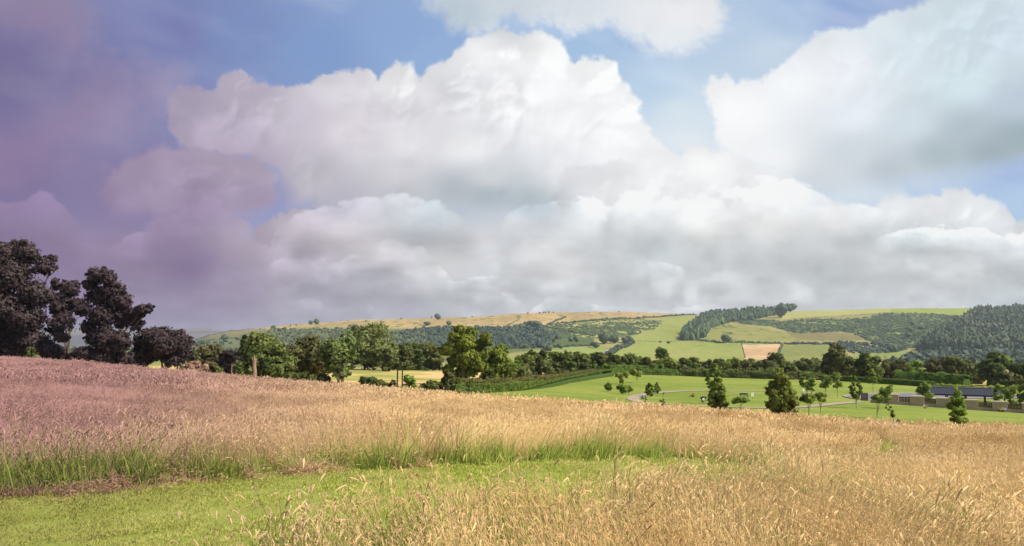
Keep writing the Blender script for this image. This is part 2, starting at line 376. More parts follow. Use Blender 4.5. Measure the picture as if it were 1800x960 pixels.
def leafy(name,dark,light,trans=.35,far=False):
    """leaves: colour varies clump by clump (attribute v) and tree by tree"""
    m,nt,b,o=mat(name,.65,.25)
    a=nd(nt,'ShaderNodeAttribute');a.attribute_name='v'
    oi=nd(nt,'ShaderNodeObjectInfo')
    col=ramp(nt,a.outputs['Fac'],[(0.,dark),(1.,light)])
    h=nd(nt,'ShaderNodeHueSaturation');nt.links.new(col,h.inputs['Color'])
    nt.links.new(mth(nt,'MULTIPLY_ADD',oi.outputs['Random'],.035,.483),h.inputs['Hue'])
    nt.links.new(mth(nt,'MULTIPLY_ADD',oi.outputs['Random'],.3,.85),h.inputs['Value'])
    nt.links.new(h.outputs[0],b.inputs['Base Color'])
    if not far:
        ge=nd(nt,'ShaderNodeNewGeometry');an=nd(nt,'ShaderNodeAttribute');an.attribute_name='on'
        vm=nd(nt,'ShaderNodeVectorMath',operation='MULTIPLY_ADD');nt.links.new(ge.outputs['Normal'],vm.inputs[0]);vm.inputs[1].default_value=(.55,)*3;nt.links.new(an.outputs['Vector'],vm.inputs[2])
        vn=nd(nt,'ShaderNodeVectorMath',operation='NORMALIZE');nt.links.new(vm.outputs[0],vn.inputs[0]);nt.links.new(vn.outputs[0],b.inputs['Normal'])
    if trans:
        t=nd(nt,'ShaderNodeBsdfTranslucent');nt.links.new(h.outputs[0],t.inputs[0])
        ms=nd(nt,'ShaderNodeMixShader');ms.inputs[0].default_value=trans
        nt.links.new(b.outputs[0],ms.inputs[1]);nt.links.new(t.outputs[0],ms.inputs[2]);nt.links.new(ms.outputs[0],o.inputs[0])
    return m
# ------------------------------------------------------------------ render, light, sky
sc=bpy.context.scene
sc.render.engine='CYCLES'
sc.view_settings.view_transform='Standard';sc.view_settings.look='None';sc.view_settings.exposure=.3;sc.view_settings.gamma=1
sc.cycles.use_denoising=True
try: sc.cycles.denoiser='OPENIMAGEDENOISE'
except Exception: pass
sc.cycles.max_bounces=6;sc.cycles.diffuse_bounces=3;sc.cycles.glossy_bounces=2;sc.cycles.transmission_bounces=4;sc.cycles.transparent_max_bounces=4;sc.cycles.volume_bounces=0
sc.cycles.use_adaptive_sampling=True;sc.cycles.adaptive_threshold=.015
sc.cycles.sample_clamp_indirect=4
cd_=bpy.data.cameras.new('camera');cam=bpy.data.objects.new('camera',cd_);C.objects.link(cam);sc.camera=cam
cam.location=(0,0,EYE);cam.rotation_euler=(R(90)+TH,0,0);cd_.sensor_width=36;cd_.lens=36*F/1800;cd_.clip_start=.05;cd_.clip_end=60000
SEL,SAZ=R(47),R(112)
w=bpy.data.worlds.new('World');sc.world=w;w.use_nodes=True;nt=w.node_tree;bg=nt.nodes['Background']
sk=nt.nodes.new('ShaderNodeTexSky');sk.sky_type='NISHITA';sk.sun_disc=False;sk.sun_elevation=SEL;sk.sun_rotation=SAZ;sk.dust_density=1.5
nt.links.new(sk.outputs[0],bg.inputs[0]);bg.inputs[1].default_value=.10
sd=bpy.data.lights.new('sun','SUN');sd.energy=4.3;sd.angle=R(.6);sd.color=(1,.94,.84);so=bpy.data.objects.new('sun',sd);C.objects.link(so)
v=Vector((math.cos(SEL)*math.sin(SAZ),math.cos(SEL)*math.cos(SAZ),math.sin(SEL)));so.rotation_euler=(-v).to_track_quat('-Z','Y').to_euler();so.location=(60,-40,80)
def build_sky():
    u=np.r_[-2600:-60:14.,-60:1865:1.75,1865:4400:14.];vv=np.r_[-2100:-40:14.,-40:640:1.75]
    rgb=make_sky(u,vv);U,Vv=np.meshgrid(u,vv)
    x,y,z=ray(U,Vv);n=np.sqrt(x*x+y*y+z*z);D=15000.
    Vt=np.stack([x/n*D,y/n*D,z/n*D+EYE],-1).reshape(-1,3)
    al=sst(0,700,U+2600)*sst(0,700,4400-U)*sst(0,900,Vv+2100)
    h,wd=U.shape;i=np.arange(h*wd).reshape(h,wd)
    Q=np.stack([i[:-1,:-1],i[:-1,1:],i[1:,1:],i[1:,:-1]],-1).reshape(-1,4)
    m=bpy.data.materials.new('cloudy_sky');m.use_nodes=True;t=m.node_tree;t.nodes.clear()
    o=nd(t,'ShaderNodeOutputMaterial');a=nd(t,'ShaderNodeAttribute');a.attribute_name='sky_colour'
    e=nd(t,'ShaderNodeEmission');e.inputs[1].default_value=2**-.3;tr=nd(t,'ShaderNodeBsdfTransparent');ms=nd(t,'ShaderNodeMixShader')
    t.links.new(a.outputs['Color'],e.inputs[0]);t.links.new(a.outputs['Alpha'],ms.inputs[0]);t.links.new(tr.outputs[0],ms.inputs[1]);t.links.new(e.outputs[0],ms.inputs[2]);t.links.new(ms.outputs[0],o.inputs[0])
    m.cycles.emission_sampling='NONE'
    ob=mesh('sky',Vt,Q,m,colors={'sky_colour':np.c_[rgb.reshape(-1,3),al.ravel()]})
    tag(ob,'blue summer sky with big white cumulus clouds, mauve toward one side','sky',kind='structure')
if not globals().get("NOSKY"):build_sky()
# ------------------------------------------------------------------ zones of the ground
def poly_pd(L): return [at(px,d)[:2] for px,d in L]
LAWN=poly_pd([(757,67),(800,62.5),(900,60),(1260,60),(1800,60),(2600,60),(3000,200),(2600,230),(1900,215),(1640,172),(1500,178),(1360,187),(1195,192),(1125,190),(1075,173),(1000,140),(900,104),(800,94),(757,84)])
EDGE=[(-900,120),(-100,104),(0,100),(350,88),(500,80),(700,71),(757,67),(800,62.5),(900,60.5),(2900,60.5)]
PATH=poly_pd([(-900,3),(-500,9.2),(-200,9.3),(0,9.55),(200,10.1),(400,10.9),(600,12.0),(700,12.4),(850,12.9),(1150,14.2),(1300,16.5),(1420,19.5),(1500,23.),(1545,28),(1520,36),(1470,41),(1560,40),(1590,33),(1597,26),(1560,20),(1450,16.5),(1300,12.4),(1150,9.9),(1000,8.4),(800,7.5),(640,6.9),(500,6.5),(400,6.1),(330,5.4),(260,4.5),(0,2.5)])
def sdist(Pg,x,y): return sdf(Pg,x,y)
def far_edge(x,y):
    px=900+F*x/(np.maximum(y,1)*CT);return np.interp(px,[a for a,b in EDGE],[b for a,b in EDGE])
def build_ground():
    az=np.r_[-180:-44:4.,-44:44:.11,44:180.1:4.];az=R(1)*az
    r=np.r_[0.01,np.geomspace(.6,300,330)]
    A_,Rr=np.meshgrid(az,r);X=Rr*np.sin(A_);Y=Rr*np.cos(A_)
    Z=zt(X,Y)
    # small unevenness of the turf
    Z=Z+.03*(fbm(X*1.3+50,Y*1.3+50,3,8)-.5)*np.clip(Rr/3,0,1)
    h,wd=X.shape;i=np.arange(h*wd).reshape(h,wd)
    Q=np.stack([i[:-1,:-1],i[:-1,1:],i[1:,1:],i[1:,:-1]],-1)[:,:,::-1].reshape(-1,4)
    V=np.stack([X,Y,Z],-1).reshape(-1,3)
    cx=V[Q,0].mean(1);cy=V[Q,1].mean(1)
    lawn=(sdist(LAWN,cx,cy)>0);path=(sdist(PATH,cx,cy)>0)&(cy>0)
    zone=np.where(lawn,1,np.where(path,2,0))
    def sub(k,name,m,label):
        q=Q[zone==k];us,inv=np.unique(q,return_inverse=True)
        o=mesh(name,V[us],inv.reshape(-1,4),m,smooth=True);tag(o,label,None,kind='structure')
    # meadow floor
    m,nt,b,o=mat('meadow_floor',.95,.1)
    n1=noise(nt,.35,6);n2=noise(nt,9.,4)
    c=mix(nt,mrange(nt,n1,.35,.65),srgb(150,128,84),srgb(112,116,56));c=mix(nt,mth(nt,'MULTIPLY',n2,.5),c,srgb(196,164,118))
    sx=nd(nt,'ShaderNodeSeparateXYZ');nt.links.new(pos(nt),sx.inputs[0])
    c2=mix(nt,mrange(nt,noise(nt,.06,6),.40,.6),srgb(216,178,120),srgb(146,150,72))
    c=mix(nt,mrange(nt,sx.outputs[1],95,125),c,c2)
    nt.links.new(c,b.inputs['Base Color']);bump(nt,b,n2,.6,.05);sub(0,'meadow_ground',m,None)
    m,nt,b,o=mat('lawn_turf',.9,.15)
    f1=noise(nt,.05,5,stretch=(1,2.5,1));f2=noise(nt,1.2,6);f3=noise(nt,25.,3)
    c=mix(nt,mrange(nt,f1,.38,.62),srgb(122,136,48),srgb(142,150,62));c=mix(nt,mth(nt,'MULTIPLY',mrange(nt,f2,.45,.75),.45),c,srgb(104,120,40))
    c=mix(nt,mth(nt,'MULTIPLY',mrange(nt,noise(nt,.22,5,stretch=(.35,2.2,1)),.55,.72),.65),c,srgb(176,168,96))
    wv=nd(nt,'ShaderNodeTexWave');wv.inputs['Scale'].default_value=.16;wv.inputs['Distortion'].default_value=2.;wv.bands_direction='Y';wv.inputs['Detail Scale'].default_value=.3;nt.links.new(pos(nt),wv.inputs[0])
    c=mix(nt,mth(nt,'MULTIPLY',wv.outputs['Fac'],.3),c,srgb(106,124,44))
    nt.links.new(c,b.inputs['Base Color']);bump(nt,b,f3,.8,.04);sub(1,'lawn',m,None)
    m,nt,b,o=mat('mown_turf',.9,.15)
    f1=noise(nt,.7,5);f2=noise(nt,14.,4)
    c=mix(nt,mrange(nt,f1,.35,.65),srgb(138,144,60),srgb(160,162,80));c=mix(nt,mth(nt,'MULTIPLY',f2,.4),c,srgb(96,106,42))
    nt.links.new(c,b.inputs['Base Color']);bump(nt,b,f2,.8,.03);sub(2,'mown_path',m,None)
build_ground()
# ------------------------------------------------------------------ the hills and their fields
FIELDS=[ # colour (sRGB of the sward), outline in image columns/rows cast on the slope
((176,150,98),(206,176,118),[(300,560),(380,590),(470,579),(560,575),(640,573),(745,578),(800,574),(840,579),(880,576),(905,571),(940,568),(965,572),(1050,562),(1140,556),(1222,555),(1300,548),(1300,530),(300,530)],.3),
((112,120,66),(128,132,76),[(300,640),(330,605),(380,588),(470,580),(600,577),(760,578),(900,575),(960,572),(1000,594),(960,612),(760,640),(300,660)],.5),
((92,104,56),(104,114,64),[(950,573),(1080,562),(1122,560),(1167,566),(1150,580),(1126,581),(1131,585),(1100,592),(1050,595),(1000,590),(975,582)],.35),
((84,98,54),(96,108,62),[(950,577),(975,581),(1045,593),(1042,607),(960,609),(890,608)],.3),
((150,158,76),(164,166,88),[(1166,561),(1222,555),(1240,552),(1200,580),(1192,599),(1082,600),(1100,594),(1130,585),(1152,580)],.35),
((172,160,96),(150,150,84),[(960,571),(1090,562),(1166,562),(1160,566),(1060,566),(1000,570)],.8),
((152,162,76),(168,168,92),[(1070,640),(1076,618),(1130,602),(1192,600),(1304,604),(1310,640)],.5),
((150,164,80),(160,168,90),[(955,640),(965,618),(985,610),(1040,608),(1062,612),(1072,640)],.3),
((226,188,140),(206,166,116),[(1304,605),(1374,605),(1366,631),(1310,634)],.6),
((150,150,78),(136,140,72),[(1376,605),(1450,607),(1480,612),(1500,640),(1366,640)],.5),
((146,150,76),(164,156,88),[(1228,600),(1240,580),(1285,566),(1330,573),(1380,586),(1440,590),(1520,594),(1535,606),(1460,604),(1300,602)],.5),
((146,128,84),(132,126,74),[(1380,584),(1440,582),(1500,588),(1525,596),(1480,600),(1400,596)],.9),
((82,100,54),(94,110,62),[(1286,567),(1330,561),(1380,564),(1430,560),(1500,561),(1565,550),(1640,552),(1702,556),(1690,570),(1640,590),(1610,612),(1560,612),(1528,600),(1503,588),(1478,583),(1440,585),(1400,586),(1378,581),(1362,576),(1330,572)],.35),
((152,146,82),(160,150,90),[(1372,562),(1400,559),(1500,554),(1566,550),(1500,562),(1430,561),(1390,565)],.6),
((176,176,98),(192,184,114),[(1372,561),(1385,540),(1565,536),(1567,549),(1490,554),(1400,559)],.3),
((152,164,66),(160,168,74),[(1564,536),(1730,536),(1704,556),(1640,552),(1567,549)],.3),
((142,152,72),(152,156,84),[(1480,640),(1500,622),(1560,613),(1620,617),(1700,618),(1760,622),(1800,640)],.5),
((150,134,92),(132,128,84),[(335,597),(365,583),(470,580),(440,586),(400,592)],.4),
((112,116,78),(126,128,86),[(330,612),(336,598),(400,593),(430,588),(460,600),(440,616)],.4),
((70,88,52),(84,100,60),[(1605,617),(1640,590),(1702,552),(1730,540),(2700,536),(2700,628),(1800,624)],.3),
]
def hill_point(px,py):
    """column px, row py -> point on the hillside"""
    ds=np.linspace(330,2199,500);r=_pyd(px,ds);i=np.argmax(r<=py)
    d=ds[i] if r[i]<=py else 2199.
    x=(px-900)/F*d*CT
    return x,d,G(x,d)
def build_hills():
    az=R(1)*np.r_[-180:-60:5.,-60:-36:.5,-36:36:.05,36:60:.5,60:180.1:5.]
    r=np.r_[288,294,np.arange(300,2700,8.),np.geomspace(2700,7000,40)]
    A_,Rr=np.meshgrid(az,r);X=Rr*np.sin(A_);Y=Rr*np.cos(A_);Z=zt(X,Y)
    Z=Z-np.clip((300-Rr)/6,0,1)*.8
    Z=Z+(fbm(X/60,Y/60,4,9)-.5)*np.clip((Rr-500)/900,0,1)*5
    h,wd=X.shape;i=np.arange(h*wd).reshape(h,wd)
    Q=np.stack([i[:-1,:-1],i[:-1,1:],i[1:,1:],i[1:,:-1]],-1)[:,:,::-1].reshape(-1,4)
    px,py=proj(X,np.maximum(Y,50),Z)
    ok=(Y>300)&(Y<2600)
    jx=px+(fbm(X/25,Y/25,4,41)-.5)*7;jy=py+(fbm(X/25+9,Y/25,4,42)-.5)*2.4
    col=np.empty(px.shape+(3,));n0=fbm(X/90,Y/160,5,43);n1=fbm(X/14,Y/30,4,44)
    base=lin((136,142,76));base2=lin((160,150,92));col[:]=base+(base2-base)*sst(.35,.65,n0)[...,None]
    g1,g2=lin((92,84,92)),lin((124,116,112));far=Y>2600  # far ridge: purple-grey haze painted into the ground colour
    for c1,c2,Pg,amp in FIELDS:
        s=sdf(Pg,jx,jy)>0;s&=ok
        t=sst(.3,.7,n0*(1-.4)+.4*n1)[...,None];c=lin(c1)+(lin(c2)-lin(c1))*t
        col[s]=c[s]*.84
    # bracken and scrub specks
    for Pg,c,lo,hi in [(FIELDS[2][2],(176,172,96),.61,.66),(FIELDS[12][2],(60,78,44),.56,.64),(FIELDS[12][2],(140,140,78),.66,.72),(FIELDS[0][2],(110,116,66),.68,.74),(FIELDS[10][2],(84,98,52),.68,.73)]:
        q=fbm(X/16,Y/34,3,45+int(c[0]));s=(sdf(Pg,jx,jy)>0)&ok;t=(sst(lo,hi,q)*s)[...,None];col=col*(1-t)+lin(c)*t
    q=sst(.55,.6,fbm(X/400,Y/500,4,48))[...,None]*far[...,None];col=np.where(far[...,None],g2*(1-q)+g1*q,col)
    m,nt,b,o=mat('hill_fields',.95,.05)
    a=nd(nt,'ShaderNodeAttribute');a.attribute_name='sward'
    f=noise(nt,.12,6);c=mix(nt,mth(nt,'MULTIPLY',mrange(nt,f,.4,.7),.25),a.outputs['Color'],srgb(90,100,50))
    nt.links.new(c,b.inputs['Base Color']);bump(nt,b,f,.5,2.)
    ob=mesh('hills',np.stack([X,Y,Z],-1).reshape(-1,3),Q,m,smooth=True,colors={'sward':col.reshape(-1,3)});tag(ob,kind='structure')
build_hills()
# ------------------------------------------------------------------ grasses
def stems(n,rad,hmin,hmax,wid,seed,lean=.25,head=0.,hl=.08,hw=.012,seg=3,droop=.35,wind=(.25,-.05),sink=-.04):
    """n curved tapering blades in a disc; the fraction `head` of them carries a drooping seed head.
    attrs: t = height along the stem, k = 0 blade / 1 seed head, r = random per stem"""
    g=np.random.default_rng(seed);V=[];Q=[];T=[];K=[];Rn=[];c=0
    for i in range(n):
        a=g.uniform(0,2*math.pi);rr=rad*math.sqrt(g.uniform());b=np.array([rr*math.cos(a),rr*math.sin(a),sink])
        h=g.uniform(hmin,hmax);hd=g.uniform()<head
        if not hd: h*=g.uniform(.5,.85)
        da=g.uniform(0,2*math.pi);ln=abs(g.normal(0,lean))*h
        d=np.array([math.cos(da)*ln+wind[0]*h*g.uniform(.2,1.2),math.sin(da)*ln+wind[1]*h,0])
        fa=g.uniform(0,math.pi);w=np.array([math.cos(fa),math.sin(fa),0])*wid*g.uniform(.7,1.3)*(.6 if hd else 1.2)*.5
        r_=g.uniform();pts=[]
        for s in range(seg+1):
            t=s/seg;p=b+d*t**1.9+np.array([0,0,h*(t-(.0 if hd else .22)*t**3)]);pts.append(p)
            ww=w*(1-.9*t if not hd else 1-.4*t)
            V+= [p-ww,p+ww];T+=[t,t];K+=[0,0];Rn+=[r_,r_]
            if s<seg:Q.append((c+2*s,c+2*s+1,c+2*s+3,c+2*s+2))
        c+=2*(seg+1)
        if hd:
            tip=pts[-1];dr=pts[-1]-pts[-2];dr/=np.linalg.norm(dr);side=np.array([math.cos(da),math.sin(da),0]);side=side*.6+np.array([wind[0],wind[1],0])*1.6
            L=hl*g.uniform(.6,1.3);W=hw*g.uniform(.7,1.3)
            p0=tip-dr*L*.15;p1=tip+dr*L*.4+side*L*.12;p2=tip+dr*L*.75+side*L*.45*droop*2-np.array([0,0,L*.2*droop]);p3=tip+dr*L*.85+side*L*droop*1.6-np.array([0,0,L*droop])
            for fb in (0.,math.pi/2):
                uu=np.array([math.cos(fa+fb),math.sin(fa+fb),0])*W*.5
                V+=[p0,p0,p1-uu,p1+uu,p2-uu*.8,p2+uu*.8,p3,p3+uu*.1]
                for k in range(3):Q.append((c+2*k,c+2*k+1,c+2*k+3,c+2*k+2))
                T+=[1]*8;K+=[1]*8;Rn+=[r_]*8;c+=8
    return np.array(V),np.array(Q),dict(t=T,k=K,r=Rn)
def grass_mat(name,mode):
    m,nt,b,o=mat(name,.75,.2)
    A=lambda n:(lambda q:(setattr(q,'attribute_name',n),q.outputs['Fac'])[1])(nd(nt,'ShaderNodeAttribute'))
    t,k,r=A('t'),A('k'),A('r');p=pos(nt)
    sx=nd(nt,'ShaderNodeSeparateXYZ');nt.links.new(p,sx.inputs[0])
    n1=noise(nt,.22,4);n2=noise(nt,.9,3);n3=noise(nt,.33,4,stretch=(1.6,.6,1))
    # mauve wash painted into the grass colours, stronger toward the left
    mv=mth(nt,'DIVIDE',mth(nt,'MULTIPLY',sx.outputs[0],-1.),mth(nt,'MULTIPLY_ADD',sx.outputs[1],.56,3.2))
    mv=mrange(nt,mth(nt,'ADD',mv,mth(nt,'MULTIPLY_ADD',n1,.3,-.15)),.0,.86)
    straw=mix(nt,n2,srgb(255,232,180),srgb(255,212,148))
    straw=mix(nt,mth(nt,'MULTIPLY',mrange(nt,n3,.48,.68),.6),straw,srgb(212,168,104))
    mauve=mix(nt,n2,srgb(206,162,154),srgb(184,140,134))
    head=mix(nt,mv,straw,mauve)
    stem=mix(nt,mv,srgb(244,210,150),srgb(190,146,132))
    leaf=mix(nt,r,srgb(112,136,46),srgb(166,174,74))
    leaf=mix(nt,mth(nt,'MULTIPLY',mv,.45),leaf,srgb(96,98,58))
    if mode=='dry':
        body=mix(nt,mrange(nt,t,.1,.6),mix(nt,mth(nt,'MULTIPLY',mrange(nt,n1,.40,.58),.8),srgb(190,160,100),leaf),stem)
        body=mix(nt,mth(nt,'MULTIPLY',mrange(nt,r,.8,.9),.6),body,leaf)
    elif mode=='green': body=mix(nt,mth(nt,'MULTIPLY',mrange(nt,t,.55,1.),.3),leaf,stem)
    elif mode=='short': body=mix(nt,mth(nt,'MULTIPLY',mrange(nt,n2,.42,.66),.5),mix(nt,r,srgb(160,172,64),srgb(202,204,98)),srgb(220,204,130));body=mix(nt,mth(nt,'MULTIPLY',mv,.8),body,srgb(132,122,74))
    else: body=mix(nt,mv,srgb(206,172,124),srgb(160,118,108))
    c=mix(nt,k,body,head);c=mix(nt,mth(nt,'MULTIPLY',r,.3),c,srgb(120,92,60),'MULTIPLY') if mode=='hay' else c
    hsv=nd(nt,'ShaderNodeHueSaturation');nt.links.new(c,hsv.inputs['Color']);nt.links.new(mth(nt,'MULTIPLY_ADD',r,.36,.8),hsv.inputs['Value']);c=hsv.outputs[0]
    nt.links.new(c,b.inputs['Base Color'])
    # seed heads and blades are fine feathery things that catch light from above all round
    ge=nd(nt,'ShaderNodeNewGeometry');vm=nd(nt,'ShaderNodeVectorMath',operation='MULTIPLY_ADD');nt.links.new(ge.outputs['Normal'],vm.inputs[0]);vm.inputs[1].default_value=(.55,)*3;vm.inputs[2].default_value=(.12,-.12,.75)
    vn=nd(nt,'ShaderNodeVectorMath',operation='NORMALIZE');nt.links.new(vm.outputs[0],vn.inputs[0]);nt.links.new(vn.outputs[0],b.inputs['Normal'])
    tr=nd(nt,'ShaderNodeBsdfTranslucent');nt.links.new(c,tr.inputs[0]);ms=nd(nt,'ShaderNodeMixShader');ms.inputs[0].default_value=.35
    nt.links.new(b.outputs[0],ms.inputs[1]);nt.links.new(tr.outputs[0],ms.inputs[2]);nt.links.new(ms.outputs[0],o.inputs[0])
    return m
GM={k:grass_mat(k+'_grass_blades',k) for k in ('dry','green','short','hay')}
def tufts(cname,nv,mt,seed,**k):
    col=bpy.data.collections.new(cname)
    for i in range(nv):
        V,Q,at_=stems(seed=seed+i,**k);o=mesh('%s_%d'%(cname,i),V,Q,mt,attrs=at_,link=False);col.objects.link(o)
    return col
def scatter(name,X,Y,col,nvar,scale,label,tilt=.12,zoff=0.):
    n=len(X);Z=zt(X,Y)+zoff
    me=bpy.data.meshes.new(name);me.vertices.add(n);me.vertices.foreach_set('co',np.c_[X,Y,Z].astype(np.float32).ravel())
    a=me.attributes.new('rot','FLOAT_VECTOR','POINT');a.data.foreach_set('vector',np.c_[rng.normal(0,tilt,n)+(fbm(X/2.1,Y/2.1,3,61)-.5)*tilt*6,rng.normal(0,tilt,n)+(fbm(X/2.1+40,Y/2.1,3,62)-.5)*tilt*6,rng.uniform(-.6,.6,n)+(fbm(X/3+9,Y/3,3,63)-.5)*9].astype(np.float32).ravel())
    a=me.attributes.new('scl','FLOAT','POINT');a.data.foreach_set('value',np.asarray(scale,np.float32))
    a=me.attributes.new('idx','INT','POINT');a.data.foreach_set('value',rng.integers(0,nvar,n).astype(np.int32))
    o=bpy.data.objects.new(name,me);C.objects.link(o);tag(o,label,None,kind='stuff')
    g=bpy.data.node_groups.new(name,'GeometryNodeTree');g.interface.new_socket('Geometry',in_out='INPUT',socket_type='NodeSocketGeometry');g.interface.new_socket('Geometry',in_out='OUTPUT',socket_type='NodeSocketGeometry')
    N=g.nodes.new;i_=N('NodeGroupInput');o_=N('NodeGroupOutput');ip=N('GeometryNodeInstanceOnPoints');ci=N('GeometryNodeCollectionInfo')
    ci.inputs['Collection'].default_value=col;ci.inputs['Separate Children'].default_value=True;ci.inputs['Reset Children'].default_value=True
    def at_(nm,ty):
        q=N('GeometryNodeInputNamedAttribute');q.data_type=ty;q.inputs['Name'].default_value=nm;return q.outputs['Attribute']
    L=g.links.new;L(i_.outputs[0],ip.inputs['Points']);L(ci.outputs[0],ip.inputs['Instance']);ip.inputs['Pick Instance'].default_value=True
    L(at_('idx','INT'),ip.inputs['Instance Index']);L(at_('rot','FLOAT_VECTOR'),ip.inputs['Rotation']);L(at_('scl','FLOAT'),ip.inputs['Scale']);L(ip.outputs[0],o_.inputs[0])
    md=o.modifiers.new('scatter','NODES');md.node_group=g
    return o
def band(d0,d1,dens,p0=-700,p1=2500):
    n=int(dens*.5*(d1**2-d0**2)*(p1-p0)/F);d=np.sqrt(rng.uniform(d0**2,d1**2,n));px=rng.uniform(p0,p1,n)
    return (px-900)/F*d,d,px
def meadow_mask(x,y): return (y<far_edge(x,y)+.8*(fbm(x/3,y/3,3,6)-.5)*2)&(np.hypot(x,y)>2.6)
def dpath(x,y): return sdist(PATH,x,y)          # >0 on the mown strip
def greenness(x,y):
    px=900+F*x/(y*CT);dp=-dpath(x,y)
    far_side=(y>9)&(dp<(.55+1.0*fbm(x/2.5,y/2.5,3,15))*np.interp(px,[-200,150,330,500,1150,1300],[3.,3.0,1.0,.9,1.1,.3]))&(dp>-.3)&((px<1250)|(dp<.4))&((px>1180)|(y>np.interp(px,[-900,0,600,1150],[9,9.4,11.5,13])))
    n=fbm(x/1.1,y/.8,4,16)
    g=np.where(far_side,.93,0.)
    near=(y<11)&(px>300);pn=np.interp(px,[300,560,760,1000,1250,1500,1800],[.85,.85,.74,.6,.36,.22,.34])
    g=np.where(near&~far_side,np.clip((n-.5)*6+pn,0,.94),g)
    mid=~near&~far_side;g=np.where(mid,np.clip((n-.56)*6,0,.6)*np.interp(y,[10,30],[1,.35]),g)
    return g
# near grass
dryN=tufts('dry_tuft_near',6,GM['dry'],100,n=84,rad=.26,hmin=.40,hmax=.68,wid=.005,head=.58,hl=.062,hw=.0085,lean=.28)
grnN=tufts('green_tuft_near',5,GM['green'],130,n=70,rad=.20,hmin=.30,hmax=.56,wid=.010,head=.14,hl=.08,hw=.012,lean=.4,seg=4)
x,y,px=band(3.2,20,13.)
ok=meadow_mask(x,y)&(dpath(x,y)<.0);x,y,px=x[ok],y[ok],px[ok]
g=greenness(x,y);isg=rng.uniform(size=len(x))<g
sc_=rng.uniform(.75,1.15,len(x))*(.62+.75*fbm(x/1.5,y/1.5,4,17))
near=(y<9.5)&(px<760);sc_=np.where(near,sc_*np.interp(px,[380,600],[.7,1.]),sc_)
keep=~(near&(rng.uniform(size=len(x))>np.interp(px,[330,540],[.22,1.])))
s=(~isg)&keep;scatter('meadow_grass',x[s],y[s],dryN,6,sc_[s],'tall straw coloured seeding grass filling the meadow')
s=isg&keep;scatter('green_grass',x[s],y[s],grnN,5,sc_[s]*np.where((px[s]<300)&(y[s]>8.8),1.5,1.28),'lush green grass along the edge of the mown path')
stalks=tufts('stalk_tuft',5,GM['hay'],290,n=3,rad=.12,hmin=.62,hmax=.95,wid=.007,head=1.,hl=.16,hw=.018,lean=.12,droop=.05)
x,y,px=band(5,30,.55);ok=meadow_mask(x,y)&(dpath(x,y)<-.1)&(fbm(x/3,y/3,3,71)>.47);scatter('dry_weed_stalks',x[ok],y[ok],stalks,5,rng.uniform(.75,1.1,ok.sum()),'thin brown weed stalks standing a little above the meadow grass')
# a looser fringe of seed stalks in front of the mown strip
dryM=tufts('dry_tuft_mid',5,GM['dry'],160,n=90,rad=.44,hmin=.40,hmax=.68,wid=.010,head=.72,hl=.10,hw=.017,lean=.2,seg=2)
grnM=tufts('green_tuft_mid',3,GM['green'],180,n=60,rad=.40,hmin=.3,hmax=.5,wid=.024,head=.1,hl=.1,hw=.02,lean=.35,seg=2)
x,y,px=band(20,46,6.);ok=meadow_mask(x,y)&(dpath(x,y)<-.1);x,y=x[ok],y[ok];isg=rng.uniform(size=len(x))<greenness(x,y)*.5
sc_=rng.uniform(.8,1.15,len(x))*(.62+.75*fbm(x/2.4,y/2.4,4,17))
s=~isg;scatter('meadow_grass',x[s],y[s],dryM,5,sc_[s],'tall straw coloured seeding grass in the middle of the meadow')
s=isg;scatter('green_grass',x[s],y[s],grnM,3,sc_[s],'green grass patches among the straw coloured meadow')
dryF=tufts('dry_tuft_far',4,GM['dry'],200,n=80,rad=.95,hmin=.40,hmax=.66,wid=.035,head=.8,hl=.2,hw=.06,lean=.2,seg=2)
x,y,px=band(46,118,2.2,-500,2300);ok=meadow_mask(x,y);x,y=x[ok],y[ok]
scatter('meadow_grass',x,y,dryF,4,rng.uniform(.8,1.12,len(x))*(.85+.3*fbm(x/5,y/5,3,17)),'tall straw coloured grass along the far edge of the meadow')
# the thick clump nearest the camera: more green undergrowth and a few more seed heads
x,y,px=band(3.6,10.5,17.,200,2100);ok=(dpath(x,y)<-.05)&(y<np.interp(px,[300,1150,1300,2100],[7,10.5,10.5,10.5]));x,y,px=x[ok],y[ok],px[ok]
u_=rng.uniform(size=len(x));lft=np.interp(px,[350,620,1100,1600],[.95,.8,.5,.3])
s=(u_<lft)&(rng.uniform(size=len(x))<np.interp(px,[330,560],[.4,1.]));scatter('green_grass',x[s],y[s],grnN,5,rng.uniform(.8,1.15,s.sum()),'green undergrowth of the grass clump nearest the viewer')
s=(u_>=lft);scatter('meadow_grass',x[s],y[s],dryN,6,rng.uniform(.75,1.05,s.sum()),'straw coloured seed heads of the grass clump nearest the viewer')
# the mown strip
shN=tufts('short_tuft',5,GM['short'],220,n=230,rad=.30,hmin=.025,hmax=.06,wid=.008,head=0.,lean=.8,seg=2,sink=-.006)
x,y,px=band(3,17,17.,-200,1300);ok=(dpath(x,y)>-.25);scatter('short_grass',x[ok],y[ok],shN,5,rng.uniform(.8,1.2,ok.sum()),'short mown grass of the path through the meadow')
shF=tufts('short_tuft_far',3,GM['short'],240,n=160,rad=.5,hmin=.03,hmax=.08,wid=.02,head=0.,lean=.8,seg=1,sink=-.006)
x,y,px=band(17,45,8.,1200,1750);ok=(dpath(x,y)>-.1);scatter('short_grass',x[ok],y[ok],shF,3,rng.uniform(.8,1.2,ok.sum()),'short mown grass where the path shows again further off')
